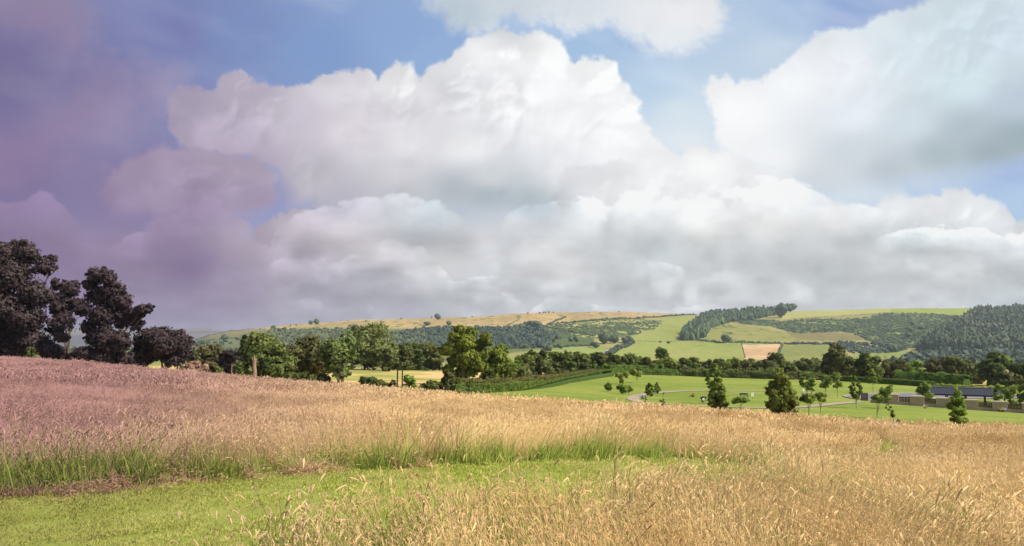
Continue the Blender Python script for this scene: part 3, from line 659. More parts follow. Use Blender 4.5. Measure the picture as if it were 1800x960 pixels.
# raked-off cuttings along the edge of the strip
hay=tufts('hay_tuft',5,GM['hay'],260,n=120,rad=.26,hmin=.05,hmax=.12,wid=.012,head=.25,hl=.06,hw=.012,lean=3.2,seg=3)
x,y,px=band(8,14,45.,-200,760);dp=dpath(x,y);nn=fbm(x/.9,y/.9,3,19)
ok=(y>np.interp(px,[-200,700],[8.6,11.2]))&(((abs(dp-.05-.5*(fbm(x/.8+7,y/.8,3,23)-.5))<.12+.35*np.clip(nn-.45,0,1))&(fbm(x/1.4,y/1.4,3,29)>np.interp(px,[0,230,270,300,400,430,560],[.30,.36,.62,.36,.36,.5,.46])))|((dp>.25)&(dp<2.4)&(fbm(x/.7,y/.35,3,20)>.66)&(px<560)));
scatter('grass_clippings',x[ok],y[ok],hay,5,rng.uniform(.6,1.3,ok.sum()),'brown heaps of cut grass lying along the mown path edge',tilt=.25,zoff=.03)
# ------------------------------------------------------------------ trees, shrubs and hedges
LM={'plum':leafy('dark_plum_leaves',srgb(54,41,50),srgb(88,71,66),.2),'young':leafy('fresh_green_leaves',srgb(98,118,46),srgb(168,180,80),.45),  # plum tone: the left side's mauve wash put into the dark leaf colour
'dark':leafy('dark_green_leaves',srgb(66,80,34),srgb(118,128,54),.32),
'mid':leafy('mid_green_leaves',srgb(74,84,38),srgb(128,130,62),.25),
'bright':leafy('bright_green_leaves',srgb(92,118,34),srgb(164,176,66),.35),
'olive':leafy('olive_leaves',srgb(92,104,52),srgb(142,148,80),.3),
'brown':leafy('brownish_green_leaves',srgb(76,78,42),srgb(122,118,64),.25),
'yellow':leafy('yellow_green_leaves',srgb(124,138,52),srgb(176,180,86),.4),
'pink':leafy('dry_pinkish_leaves',srgb(150,112,96),srgb(196,156,134),.3),
'hedge':leafy('clipped_hedge_leaves',srgb(74,98,32),srgb(118,142,52),.25),
'far':leafy('distant_leaves',srgb(58,74,46),srgb(92,106,66),0,True),
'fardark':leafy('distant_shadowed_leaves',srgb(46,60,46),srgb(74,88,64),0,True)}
BARK=simple('bark',srgb(120,104,86),srgb(74,62,50),14,.9,.5,.02)
BARKP=simple('pale_bark',srgb(176,160,136),srgb(128,112,92),14,.9,.5,.02)
def leaves(cen,nrm,size,g,flat=.5,asp=1.5,rnd=.75):
    """one folded four-sided leaf spray per centre"""
    n=len(cen);N=nrm+g.normal(0,rnd,(n,3));N/=np.linalg.norm(N,axis=1)[:,None]+1e-9
    r=g.normal(size=(n,3));U=np.cross(N,r);U/=np.linalg.norm(U,axis=1)[:,None]+1e-9;W=np.cross(N,U)
    s=size*g.uniform(.6,1.35,(n,1));U=U*s*.5*asp;W=W*s*.5
    V=np.stack([cen-U,cen-W*.9+N*s*.12,cen+U,cen+W*.9+N*s*.12],1).reshape(-1,3)
    return V,np.arange(4*n).reshape(n,4)
def crown_arrays(lobes,n,size,g,clump=.34,shell=.55,up=.3):
    """lobes (x,y,z,r[,rz]); leaves gathered in clumps near each lobe's surface"""
    L=np.array([l if len(l)==5 else tuple(l)+(l[3]*.85,) for l in lobes],float);w=L[:,3]**2;w/=w.sum()
    nc=max(8,n//16);li=g.choice(len(L),nc,p=w);d=g.normal(size=(nc,3));d/=np.linalg.norm(d,axis=1)[:,None]
    rr=g.uniform(shell,1.03,(nc,1))
    cc=L[li,:3]+d*rr*np.c_[L[li,3],L[li,3],L[li,4]];cs=L[li,3]*clump*g.uniform(.6,1.3,nc);v=np.clip(g.normal(.45,.25,nc)+.12*d[:,2],0,1)
    k=g.integers(0,nc,n);c=cc[k]+g.normal(0,.5,(n,3))*cs[k][:,None]*np.array([1,1,.75])
    nr=(c-L[li[k],:3]);nr/=np.linalg.norm(nr,axis=1)[:,None]+1e-9;nr[:,2]+=up
    V,Q=leaves(c,nr*1.1,size,g);on=nr/np.linalg.norm(nr,axis=1)[:,None];vv=np.clip(v[k]+g.normal(0,.12,n),0,1)
    return V,Q,np.repeat(vv,4),np.repeat(on,4,0)
def build_tree(name,label,cat,base,lobes,n,size,mt,seed,trunk_r,h,bark=None,group=None,clump=.34,shell=.55,bare=0.,stems_=1,limbs=8,rz=0.):
    g=np.random.default_rng(seed);root=empty(name,base,label,cat,group)
    n=int(n*1.9);V,Q,v,on=crown_arrays(lobes,n,size*1.12,g,clump,shell)
    V[:,2]=np.maximum(V[:,2],.03)
    mb=MB();top=max(l[2] for l in lobes)
    sx=0.
    for s in range(stems_):
        o=np.array([(s-(stems_-1)/2)*trunk_r*3,0,0.]);m=top*.72;ph=g.uniform(0,6)
        pts=[o+np.array([math.sin(t*3+ph)*trunk_r*1.2*t,math.cos(t*2.5+ph)*trunk_r*t,-.2+(m+.2)*t]) for t in np.linspace(0,1,7)]
        mb.tube(pts,trunk_r*np.array([1.25,.95,.85,.7,.5,.32,.12]),7)
        idx=g.permutation(len(lobes))[:limbs]
        for i in idx:
            c=np.array(lobes[i][:3]);zz=g.uniform(.25,.6)*c[2];f=np.clip(zz/max(m,.1),0,.95);j=f*6;a=pts[int(j)]+(pts[min(int(j)+1,6)]-pts[int(j)])*(j-int(j))
            mid_=(a+c)/2+np.array([0,0,-.08*np.linalg.norm(c-a)]);r0=trunk_r*(.5-.3*f)
            mb.tube([a,mid_,c],[r0,r0*.6,r0*.15],5)
    mb.build('trunk',bark or BARK,root)
    mesh('crown',V,Q,mt,root,attrs={'v':v},vecs={'on':on})
    return root
def auto_lobes(g,x0,x1,z0,z1,depth,style,k=18):
    """random lobes filling a crown box of the given style"""
    L=[];cx=(x0+x1)/2;cz=(z0+z1)/2;hw=(x1-x0)/2;hz=(z1-z0)/2
    for i in range(k):
        if style=='cone':
            t=g.uniform()**.8 if i>3 else (.97,.88,.05,.2)[i];wd=hw*(1-.80*t)*(.55+.45*min(1,t*6+.5));a=g.uniform(0,6.28);r=max(hw*.36*(1-.5*t),hw*.14)
            L.append((cx+math.cos(a)*max(wd-r*.7,0)*g.uniform(.5,1),math.sin(a)*max(wd-r*.7,0)*depth*g.uniform(.5,1),z0+r*.7+(z1-z0-r*1.4)*t,r))
        elif style=='spindle':
            t=(i+.5)/k;wd=hw*math.sin(math.pi*min(.98,(t*.85+.12)))**.8;a=i*2.4+g.uniform(-.5,.5);r=hw*g.uniform(.22,.38)*(1-.35*t)
            L.append((cx+math.cos(a)*max(wd-r*.8,0),math.sin(a)*max(wd-r*.8,0)*depth,z0+r*.6+(z1-z0-r*1.3)*t,r,r*1.15))
        elif style=='umbrella':
            a=g.uniform(0,6.28);q=g.uniform(.2,.85);r=hw*g.uniform(.26,.38)
            L.append((cx+math.cos(a)*hw*q*.85,math.sin(a)*hw*q*depth,z1-r*.55-(z1-z0)*q*q*g.uniform(.35,.75),r,r*.55))
        else:
            a=g.uniform(0,6.28);b=g.uniform(-.95,1.) if style=='round' else g.uniform(-1.,.9);q=math.sqrt(max(0,1-b*b))*g.uniform(.45,.8);r=min(hw,hz*1.3)*g.uniform(.34,.5)
            zz=cz+b*(hz-r*.6)
            if style=='bush':q=g.uniform(.1,.85)*(1-.45*max(b,0))
            L.append((cx+math.cos(a)*q*hw*1.1,math.sin(a)*q*hw*depth,max(zz,z0+r*.3),r))
    return L
_seed=[1000]
def tree_px(name,label,cat,x0,x1,top,d,style='round',mt='mid',n=2600,size=.3,group=None,clear=.06,depth=.9,k=18,bark=None,tr=None,px=None,**kw):
    """tree whose crown spans image columns x0..x1 at depth d, its tip at row `top`"""
    _seed[0]+=1;g=np.random.default_rng(_seed[0]);cx=(x0+x1)/2 if px is None else px
    bx,by,bz=at(cx,d);zt_=P(cx,top,d)[2];h=max(zt_-bz,.5);m=d/F
    L=auto_lobes(g,(x0-cx)*m,(x1-cx)*m,h*clear,h,depth,style,k)
    return build_tree(name,label,cat,(bx,by,bz),L,n,size,LM[mt],_seed[0],tr or max(.05,h*.022),h,bark,group,**kw)
def lobes_px(L,cx,d,bz,g,dy=1.):
    """hand-placed crown lobes given as image column, row, radius (pixels) at depth d"""
    out=[]
    for l in L:
        px,py,r=l[:3];x,_,z=P(px,py,d);x0=P(cx,py,d)[0];rr=r*d/F
        out.append((x-x0,g.uniform(-1,1)*rr*dy,z-bz,rr))
    return out
def tree_lobes(name,label,cx,d,L,mt,n,size,tr,cat='tree',**kw):
    _seed[0]+=1;g=np.random.default_rng(_seed[0]);bx,by,bz=at(cx,d);lo=lobes_px(L,cx,d,bz,g)
    h=max(l[2]+l[3] for l in lo);return build_tree(name,label,cat,(bx,by,bz),lo,n,size,LM[mt],_seed[0],tr,h,**kw)
T='tree'
# the big dark trees on the crest at the left
tree_lobes('broadleaf_tree','biggest dark tree with a wide ragged crown at the crest of the mauve meadow',32,104,
 [(20,442,22),(50,448,20),(75,470,20),(90,500,14),(0,450,26),(-35,470,35),(-60,520,45),(30,490,34),(70,520,26),(55,560,30),(20,540,34),(0,590,34),(-50,590,40),(60,600,28),(100,572,20),(110,590,14),(85,615,22),(30,620,30),(90,455,8),(100,540,10),(40,432,12)],'plum',24000,.26,.42,clump=.30,shell=.35,limbs=14)
tree_lobes('broadleaf_tree','slim dark tree standing behind, between the two big dark ones',118,116,
 [(118,508,14),(105,530,16),(128,535,13),(112,560,16),(95,545,10),(124,500,8)],'plum',4600,.28,.22,shell=.35)
tree_lobes('broadleaf_tree','tall dark tree with one bough reaching out toward the valley',186,100,
 [(165,484,15),(185,488,16),(150,500,12),(190,512,20),(165,520,20),(200,530,20),(145,545,14),(175,555,22),(205,560,20),(230,552,14),(250,545,12),(262,540,7),(235,570,12),(160,590,20),(190,600,24),(215,600,18),(150,575,12),(180,630,26),(215,632,16),(152,622,16),(172,474,8)],'plum',19000,.24,.36,clump=.30,shell=.35,limbs=14,stems_=1)
tree_px('broadleaf_tree','rounded dark tree right beside the tall one with the reaching bough',T,238,332,576,106,'round','plum',9500,.26,clear=.0,clump=.3,shell=.4)
for i,(a,b,t,l) in enumerate([(-60,60,598,'low dark thicket under the biggest dark tree'),(40,130,604,'low dark scrub filling the gap below the slim dark tree'),(120,215,612,'low dark bush at the foot of the tall boughed tree'),(205,265,618,'low dark bush between the tall tree and the rounded one')]):
    tree_px('bush',l,'bush',a,b,t,112,'bush','plum',3400,.32,clear=0.,k=16)
tree_px('sapling','small pale green sapling in front of the biggest dark tree',T,40,64,610,98,'round','olive',500,.22)
tree_px('broadleaf_tree','wide low olive tree above the dry pinkish bush',T,318,420,607,135,'bush','brown',5200,.34,clear=.02,k=22)
tree_px('broadleaf_tree','shaded tree right of the wide low olive tree',T,372,440,617,128,'bush','plum',3800,.34,clear=.02,k=16)
tree_px('bush','dry pinkish bush with dead leaves at the meadow crest','bush',322,368,634,101,'bush','pink',1700,.22,clear=0.,k=12)
tree_px('bush','small round dark green bush next to the dry pinkish one','bush',364,394,645,97,'bush','mid',1200,.2,clear=0.,k=8)
tree_px('broadleaf_tree','rounded leafy tree behind the bare snag',T,414,508,586,112,'bush','mid',7500,.3,clear=.0,k=26,clump=.3)
tree_px('broadleaf_tree','brownish dark domed tree between the snag tree and the thin airy tree',T,488,582,589,122,'bush','brown',6500,.32,clear=.03,k=24)
tree_px('broadleaf_tree','thin airy tree with pale bare boughs showing through its leaves',T,558,640,588,88,'round','olive',3000,.22,clear=.16,bark=BARKP,tr=.16,clump=.34,shell=.3,limbs=18,stems_=2)
tree_px('broadleaf_tree','tall full tree with two humps behind the thin airy one',T,592,690,567,200,'bush','olive',9000,.42,clear=.04,k=30)
mid=[(676,712,600,225,'olive','pale rounded tree just right of the two-humped tree'),(702,740,600,228,'dark','dark tree behind the line beyond the dry field'),(726,768,601,228,'mid','leafy tree at the back of the line beyond the dry field'),(684,728,603,205,'mid','first of the tree line beyond the dry field, next to the two-humped tree'),(722,752,606,215,'dark','dark narrow tree in the line beyond the dry field'),(742,780,604,205,'mid','last tree of the line beyond the dry field, beside the bright bumpy tree'),(664,700,612,190,'olive','pale tree at the foot of the two-humped tree')]
for a,b,t,d,m_,l in mid: tree_px('broadleaf_tree',l,T,a,b,t,d,'bush',m_,2200,.42,clear=.0,k=14)
tree_lobes('broadleaf_tree','tall bright green tree with a bumpy crown beside the curved hedge',815,118,
 [(812,584,12),(828,584,11),(800,592,11),(818,602,18),(795,612,14),(780,616,10),(838,606,12),(852,592,9),(857,602,8),(845,622,13),(822,628,18),(800,632,14),(790,650,11),(812,655,14),(828,652,11),(845,645,10),(805,578,7)],'bright',9000,.27,.3,clump=.32,shell=.4,limbs=12)
tree_px('broadleaf_tree','bright rounded tree standing next to the tall bumpy bright one',T,842,908,604,126,'bush','bright',5600,.28,clear=0.,k=20)
# shrubs along the crest below them
for (a,b,t,d,m_,l) in [(500,552,654,92,'mid','low green shrub below the brownish domed tree'),(545,590,660,88,'mid','low green shrub in front of the thin airy tree'),(625,668,664,86,'dark','dark green shrub right of the thin airy tree'),(660,700,668,84,'mid','green shrub before the two dark posts'),(704,734,660,90,'bright','taller light shrub right of the two dark posts'),(740,772,670,90,'mid','shrub below the dry field and left of the bumpy bright tree'),(772,800,650,100,'mid','shrub at the foot of the bumpy bright tree'),
  (838,872,642,122,'dark','shrub between the two bright trees'),(868,905,640,128,'bright','pale shrub at the far end of the weedy bank'),(898,942,636,150,'olive','grey green willow bush behind the weedy bank'),(930,970,636,158,'olive','second grey green willow bush further along the bank'),(780,830,664,104,'mid','shrubby tangle behind the near end of the curved hedge'),(800,812,664,95,'bright','spindly young plant at the near tip of the curved hedge')]:
    tree_px('shrub',l,'shrub',a,b,t,d,'bush',m_,1500,.24,clear=0.,k=12)
# the plantation belt behind the lawn
_b=np.random.default_rng(77);xx=905
_names={'dark':'dark','mid':'mid green','bright':'light green','olive':'olive green'}
while xx<1365:
    wd=_b.uniform(26,40);t=np.interp(xx,[900,960,1040,1100,1130,1200,1260,1360],[618,613,619,625,628,628,630,634])+_b.uniform(-3,3)
    m_=_b.choice(['dark','mid','mid','young'])
    tree_px('belt_tree','leafy young tree in the dense belt behind the lawn',T,xx,xx+wd,t,np.interp(xx,[900,1150,1360],[168,202,205])+_b.uniform(-4,12),'bush',m_,2300,.36,group='trees of the dense belt behind the lawn',clear=0.,k=14)
    xx+=wd*.5
xx=900
while xx<1350:
    wd=_b.uniform(20,30);t=np.interp(xx,[900,960,1040,1130,1200,1360],[634,633,636,640,643,646])+_b.uniform(-2,2)
    tree_px('belt_shrub','shrub along the front of the dense belt behind the lawn','shrub',xx,xx+wd,t,np.interp(xx,[900,1060,1150,1200,1350],[150,184,200,197,198]),'bush',_b.choice(['mid','dark','hedge']),1100,.32,group='shrubs along the front of the dense belt',clear=0.,k=10)
    xx+=wd*.8
for (a,b,t,d,st,m_,l,n) in [(1146,1180,614,214,'round','dark','dark round tree rising highest from the belt behind the lawn',2600),(1090,1120,624,214,'round','dark','dark round treetop left of the highest one in the belt',2000),
  (1345,1390,619,206,'bush','dark','dark two-tier tree standing below the sandy field',3400),(1400,1458,625,216,'bush','dark','broad dark dome of a tree behind the lawn, left of the tall pointed tree',4000),
  (1508,1556,616,188,'bush','dark','dark full tree right of the tall twin-tipped one',4200),
  (1548,1596,632,196,'bush','mid','rounded green tree two along from the twin-tipped one',2400),(1588,1625,634,196,'bush','bright','light green tree in the row behind the long clipped hedge',2000),(1620,1660,626,196,'bush','brown','brownish tree in the row behind the long clipped hedge',2400),
  (1648,1700,624,190,'bush','mid','broad green tree behind the left end of the shelter roof',3600),(1690,1735,630,190,'bush','mid','green tree behind the middle of the shelter roof',2600),(1722,1768,617,182,'bush','dark','dark domed tree behind the right part of the shelter roof',4600),
  (1758,1796,626,186,'round','bright','bright tree with a pale bare bough at the edge',2600),(1785,1840,630,180,'bush','dark','dark tree at the very edge of the view',2600),(1372,1402,642,204,'bush','olive','low olive shrub next to the dry patch behind the lawn',1300),(1432,1464,640,200,'bush','mid','shrub at the foot of the broad dark dome',1500),(1494,1516,634,196,'bush','bright','small light shrub between the twin-tipped and the dark full tree',1100),
  (1740,1790,650,172,'bush','mid','leafy bank below the bright tree at the edge',2400)]:
    tree_px('broadleaf_tree',l,T,a,b,t,d,st,m_,n,.36,clear=0.,k=18)
tree_lobes('broadleaf_tree','tall pointed tree with twin tips, the highest behind the lawn',1472,190,[(1465,608,5),(1479,611,5),(1463,618,8),(1478,620,9),(1458,630,9),(1472,632,12),(1487,632,9),(1455,643,9),(1470,645,13),(1488,645,10),(1470,656,12),(1484,657,9),(1457,655,8)],'mid',5200,.36,.3)
# young trees planted about the lawn
yt=[(1062,1078,672,118,'spindle','young',700,.17,'slim young tree at the near left corner of the lawn, left of the bushier pair',.16),(1085,1105,674,112,'round','young',900,.17,'left tree of the bushier pair left of the path bend',.12),(1098,1112,678,113,'round','young',700,.17,'right tree of the bushier pair left of the path bend',.12),
 (1082,1106,653,140,'round','yellow',900,.2,'pale feathery young tree in front of the curved hedge',.45),(1110,1130,645,146,'round','yellow',800,.2,'taller pale feathery young tree near the gap in the hedge',.4),(1088,1098,664,126,'round','yellow',300,.17,'small pale young tree behind the bushier pair',.4),
 (1133,1152,673,107,'spindle','young',900,.17,'young tree standing just inside the bend of the path',.1),(1149,1162,672,116,'spindle','young',600,.17,'smaller young tree behind the one inside the path bend',.12),
 (1242,1272,640,92,'spindle','young',2200,.17,'upright young tree half hidden behind the larger one at the lawn edge',.2),
 (1288,1318,697,70,'umbrella','young',900,.13,'thin umbrella shaped young tree between the two big young ones',.5),
 (1406,1430,654,118,'spindle','young',1200,.18,'young tree on the far lawn just right of the biggest young one',.35),(1420,1434,664,114,'round','young',600,.17,'small young tree touching the far one right of the biggest',.35),
 (1405,1438,693,73,'umbrella','young',1100,.14,'flat topped young tree with a staked trunk at the lawn edge',.42),(1430,1456,690,74,'umbrella','young',800,.14,'second flat topped staked tree at the lawn edge',.5),
 (1442,1462,658,122,'round','young',800,.18,'round young tree on the far lawn, third from the biggest one',.35),(1462,1482,655,124,'round','young',900,.18,'round young tree near the tip of the road turning head',.35),
 (1495,1516,661,92,'spindle','young',1500,.16,'narrow young tree in front of the tip of the road',.3),(1524,1546,650,138,'round','bright',1000,.2,'light green young tree on the lawn beyond the road',.4),
 (1545,1572,674,94,'round','young',1000,.15,'loose young tree before the first stone pier of the wall',.35),(1528,1556,694,76,'umbrella','young',1000,.13,'low flat young tree in front of the wall start',.45),
 (1614,1640,672,112,'round','young',1300,.17,'young tree just behind the wall at the left end of the shelter',.15),(1744,1766,676,112,'round','young',1300,.17,'young tree behind the wall before the shelter end',.1),(1765,1790,676,116,'bush','young',2200,.2,'dark bushy tree closing off the right end of the shelter',.0),(1786,1812,668,118,'bush','young',2200,.2,'dark bushy tree at the edge above the last stone pier',.0)]
for (a,b,t,d,st,m_,n,sz,l,cl) in yt:
    tree_px('young_tree',l,'young tree',a,b,t,d,st,m_,n,sz,clear=cl,k=12 if st!='spindle' else 18,tr=.05,shell=.1,clump=.5,bark=BARKP)
# the three big young trees at the meadow edge and the saplings in the long grass
def bigyoung(label,cx,d,L,n,size,mt='young'): tree_lobes('young_tree',label,cx,d,L,mt,n,size,.055,cat='young tree',clump=.42,shell=.15,limbs=12)
bigyoung('bushy young tree with a pointed top growing at the left edge of the meadow rim',1265,60,[(1262,668,5),(1256,676,6),(1266,680,7),(1258,690,8),(1268,694,8),(1252,703,6),(1262,704,9),(1272,706,7),(1255,713,8),(1268,716,9),(1277,720,6),(1262,722,8),(1250,696,4),(1274,684,4)],4200,.125)
bigyoung('largest bushy young tree, its crown broad at the bottom, on the meadow rim',1377,57,[(1372,652,6),(1368,662,8),(1378,668,9),(1384,676,8),(1364,676,9),(1374,684,11),(1390,690,8),(1358,690,9),(1352,684,5),(1382,698,11),(1366,704,12),(1394,706,9),(1357,712,10),(1380,716,11),(1392,722,9),(1368,724,9),(1397,732,6),(1360,726,7)],8000,.125)
bigyoung('young tree with upswept boughs in front of the stone wall',1686,56,[(1684,684,3.5),(1686,692,6),(1681,702,7),(1690,704,7),(1678,714,7),(1692,716,8),(1686,722,9),(1698,726,5),(1675,728,5),(1682,738,7),(1692,740,6),(1699,738,4),(1674,738,4)],3200,.12,'bright')
def sapling(label,px,d,top,wd,mt,n,lean=0.,size=.07):
    bx,by,bz=at(px,d);h=P(px,top,d)[2]-bz;g=np.random.default_rng(int(px));root=empty('sapling',(bx,by,bz),label,'sapling')
    mb=MB();pts=[(lean*h*t**2,0,h*t) for t in np.linspace(0,1,6)];mb.tube(pts,[.022,.02,.016,.012,.008,.004],5);L=[]
    for i in range(9):
        t=.35+.6*i/9;a=i*2.3;p=np.array([lean*h*t**2,0,h*t]);e=p+np.array([math.cos(a)*wd*(1.1-t)+lean*.3,math.sin(a)*wd*(1.1-t),.16*h*.5]);mb.tube([p,(p+e)/2+[0,0,-.02],e],[.008,.006,.003],4);L.append((e[0],e[1],e[2],wd*.34));L.append(((p+e)[0]/2,(p+e)[1]/2,(p+e)[2]/2,wd*.28))
    V,Q,v,on=crown_arrays(L,n,size,g,.6,.1);mb.build('trunk',BARK,root);mesh('crown',V,Q,LM[mt],root,attrs={'v':v},vecs={'on':on});return root
sapling('bent thin sapling with a white tag, leaning in the long grass',1576,43,692,.34,'mid',420,-.25)
sapling('spindly sapling with few leaves left of the pointed young tree',1166,52,690,.25,'olive',160)
sapling('nearly leafless sapling below the path bend',1135,54,692,.2,'olive',70)
sapling('thin sapling on the meadow rim below the curved hedge',825,58,673,.35,'mid',350)
sapling('thin leafy sapling left of the curved hedge tip',786,70,668,.4,'mid',400)
# clipped hedges
CORE=simple('hedge_core',srgb(78,100,36),srgb(50,68,26),1.5)
def hedge(label,pts,wd,ht,n,size,mt='hedge',cat='hedge',round_=.25,rough=.06):
    """pts: (column,row of foot, None) cast on the ground or (column,depth)"""
    W=[np.array(at(p[0],p[1])) for p in pts];S=[W[0]]
    for a,b in zip(W[:-1],W[1:]):
        k=max(2,int(np.linalg.norm(b-a)/1.5))
        for i in range(1,k+1):q=a+(b-a)*i/k;q[2]=G(q[0],q[1]);S.append(q)
    S=np.array(S);o=S[0].copy();root=empty('hedge',tuple(o),label,cat);S=S-o;tn=np.gradient(S,axis=0);tn[:,2]=0;tn/=np.linalg.norm(tn,axis=1)[:,None];sd_=np.c_[-tn[:,1],tn[:,0],0*tn[:,0]]
    g=np.random.default_rng(len(S)+int(pts[0][0]));seg=np.r_[0,np.cumsum(np.linalg.norm(np.diff(S,axis=0),axis=1))]
    prof=[(-.40,-.1),(-.40,.5),(-.26,.78),(.26,.78),(.40,.5),(.40,-.1)];m=len(prof)
    V=np.array([[s+n_*p*wd+np.array([0,0,q*ht]) for p,q in prof] for s,n_ in zip(S,sd_)]).reshape(-1,3)
    Q=[(i*m+j,(i+1)*m+j,(i+1)*m+j+1,i*m+j+1) for i in range(len(S)-1) for j in range(m-1)]+[(0,1,4,5),(1,2,3,4)]+[((len(S)-1)*m+a for a in b) for b in ()]
    k=(len(S)-1)*m;Q+=[(k+5,k+4,k+1,k),(k+4,k+3,k+2,k+1)];Q=[tuple(q) for q in Q]
    mesh('branches',V,np.array(Q),CORE,root)
    n=int(n*1.8);u=g.uniform(0,seg[-1],n);ix=np.interp(u,seg,np.arange(len(S)));i0=np.clip(ix.astype(int),0,len(S)-2);f=(ix-i0)[:,None];c=S[i0]*(1-f)+S[i0+1]*f;sn=sd_[i0]*(1-f)+sd_[i0+1]*f
    face=g.uniform(size=n);e=wd/(wd+2*ht)
    a=np.where(face<e,g.uniform(-.5,.5,n),np.where(g.uniform(size=n)<.5,-.5,.5));z=np.where(face<e,1.,g.uniform(.02,1,n))
    a=a*np.where(z>.8,1-(z-.8)*round_*2,1);nz=np.where(face<e,1.,.25)
    lump=fbm(u/1.1,a*3+z*2,3,int(pts[0][0])%50)-.5
    c=c+sn*(a*wd)[:,None]*(1+lump*rough*3)[:,None]+np.c_[0*z,0*z,z*ht*(1+lump*rough*2)]+g.normal(0,size*.3,(n,3));c[:,2]=np.maximum(c[:,2],-.3)
    nr=sn*np.sign(a)[:,None]*(1-nz)[:,None]*1.2+np.c_[0*z,0*z,nz]
    L,q=leaves(c,nr*1.5,size,g);v=np.clip(.45+lump*1.2+g.normal(0,.15,n)+.15*(face<e),0,1);on=nr/(np.linalg.norm(nr,axis=1)[:,None]+1e-9);mesh('foliage',L,q,LM[mt],root,attrs={'v':np.repeat(v,4)},vecs={'on':np.repeat(on,4,0)})
    return root
hedge('curved clipped hedge sweeping up beside the lawn',[(797,93),(850,97),(900,103),(950,118),(1000,138),(1045,158),(1076,171)],1.0,.95,12000,.17,rough=.16)
hedge('clipped hedge beyond the gap, ending in a square end at the belt',[(1124,184),(1150,186),(1190,188)],1.6,1.25,3600,.2)
hedge('second clipped hedge row just behind the curved one, below the belt',[(1068,180),(1110,190),(1150,196)],1.8,2.0,3000,.24)
hedge('weedy bank of tall herbs and brambles behind the curved hedge',[(790,101),(850,106),(900,114),(960,134),(1010,156),(1050,172)],3.2,1.0,9000,.24,'mid','herb bank',.6,.6)
hedge('long low clipped hedge running behind the far lawn to the shelter',[(1440,186),(1500,180),(1560,175),(1610,172),(1642,168)],1.3,1.1,6500,.2)
hedge('dark low hedge at the foot of the belt along the lawn back',[(1195,190),(1280,189),(1360,186),(1445,186)],1.8,1.5,8500,.26,'mid','hedge',.6,.45)
hedge('tall rounded light hedge behind the shelter roof',[(1572,178),(1620,176),(1680,172),(1700,170)],4.,2.5,8500,.26,'hedge','hedge',1.0,.3)
hedge('yellowish shrubby border between the tall hedge and the shelter roof',[(1648,150),(1690,148),(1725,146),(1760,144)],1.6,1.5,2600,.22,'yellow','shrub border',.6,.35)
# ------------------------------------------------------------------ trees, woods and hedgerows on the hills
LM['midfar']=leafy('distant_mixed_leaves',srgb(72,84,54),srgb(112,118,72),0,True)
def ico(sub=1):
    t=(1+5**.5)/2;V=[(-1,t,0),(1,t,0),(-1,-t,0),(1,-t,0),(0,-1,t),(0,1,t),(0,-1,-t),(0,1,-t),(t,0,-1),(t,0,1),(-t,0,-1),(-t,0,1)]
    Fc=[(0,11,5),(0,5,1),(0,1,7),(0,7,10),(0,10,11),(1,5,9),(5,11,4),(11,10,2),(10,7,6),(7,1,8),(3,9,4),(3,4,2),(3,2,6),(3,6,8),(3,8,9),(4,9,5),(2,4,11),(6,2,10),(8,6,7),(9,8,1)]
    V=[np.array(v)/np.linalg.norm(v) for v in V]
    for _ in range(sub):
        c={};N=[]
        def md(a,b):
            k=(min(a,b),max(a,b))
            if k not in c:
                m=V[a]+V[b];V.append(m/np.linalg.norm(m));c[k]=len(V)-1
            return c[k]
        for a,b,d in Fc:
            x,y,z=md(a,b),md(b,d),md(d,a);N+=[(a,x,z),(b,y,x),(d,z,y),(x,y,z)]
        Fc=N
    return np.array(V),np.array(Fc)
ICV,ICF=ico(1);IC2V,IC2F=ico(2)
def crowns(cen,rad,hgt,g,rough=.26,hi=False):
    """many lumpy distant crowns in one mesh: centre of foot, radius, height"""
    IV,IF=(IC2V,IC2F) if hi else (ICV,ICF);n=len(cen);d=1+g.normal(0,rough,(n,len(IV),1))
    V=IV[None]*d;V=V*np.stack([rad,rad,hgt*.56],-1)[:,None];V=V+np.asarray(cen)[:,None]+np.stack([0*rad,0*rad,hgt*.5],-1)[:,None]
    Q=IF[None]+(np.arange(n)*len(IV))[:,None,None];v=np.clip(g.normal(.45,.28,n)[:,None]+g.normal(0,.12,(n,len(IV))),0,1)
    return V.reshape(-1,3),Q.reshape(-1,3),v.ravel()
def inpoly(Pg,n,g):
    Pa=np.array(Pg,float);lo,hi=Pa.min(0),Pa.max(0);o=[]
    while len(o)<n:
        q=g.uniform(lo,hi,(n*3,2));s=sdf(Pg,q[:,0],q[:,1])>0;o+=list(q[s])
    return np.array(o[:n])
def hill_d(px,py):
    ds=np.linspace(330,2199,260);r=_pyd(np.full(len(ds),float(px)),ds);i=int(np.argmax(r<=py));return ds[i] if r[i]<=py else 2199.
def hill_pts(q):
    d=np.array([hill_d(a,b) for a,b in q]);x=(q[:,0]-900)/F*d*CT;return np.c_[x,d,zt(x,d)+(fbm(x/60,d/60,4,9)-.5)*np.clip((np.hypot(x,d)-500)/900,0,1)*5]
def wood(label,Pg,n,r,h,mt,seed,name='woodland'):
    g=np.random.default_rng(seed);c=hill_pts(inpoly(Pg,n,g));c[:,2]-=1.
    V,Q,v=crowns(c,g.uniform(.55,1.4,n)*r,g.uniform(.7,1.3,n)*h,g);o=mesh(name,V,Q,LM[mt],attrs={'v':v});tag(o,label,None,kind='stuff')
MIDW=[(1199,599),(1200,592),(1212,580),(1230,565),(1250,556),(1300,552),(1362,549),(1366,554),(1330,561),(1282,568),(1248,577),(1238,594),(1222,599)]
wood('dark wood climbing the hill to the crest, right of centre',MIDW,1300,4.2,15,'far',1)
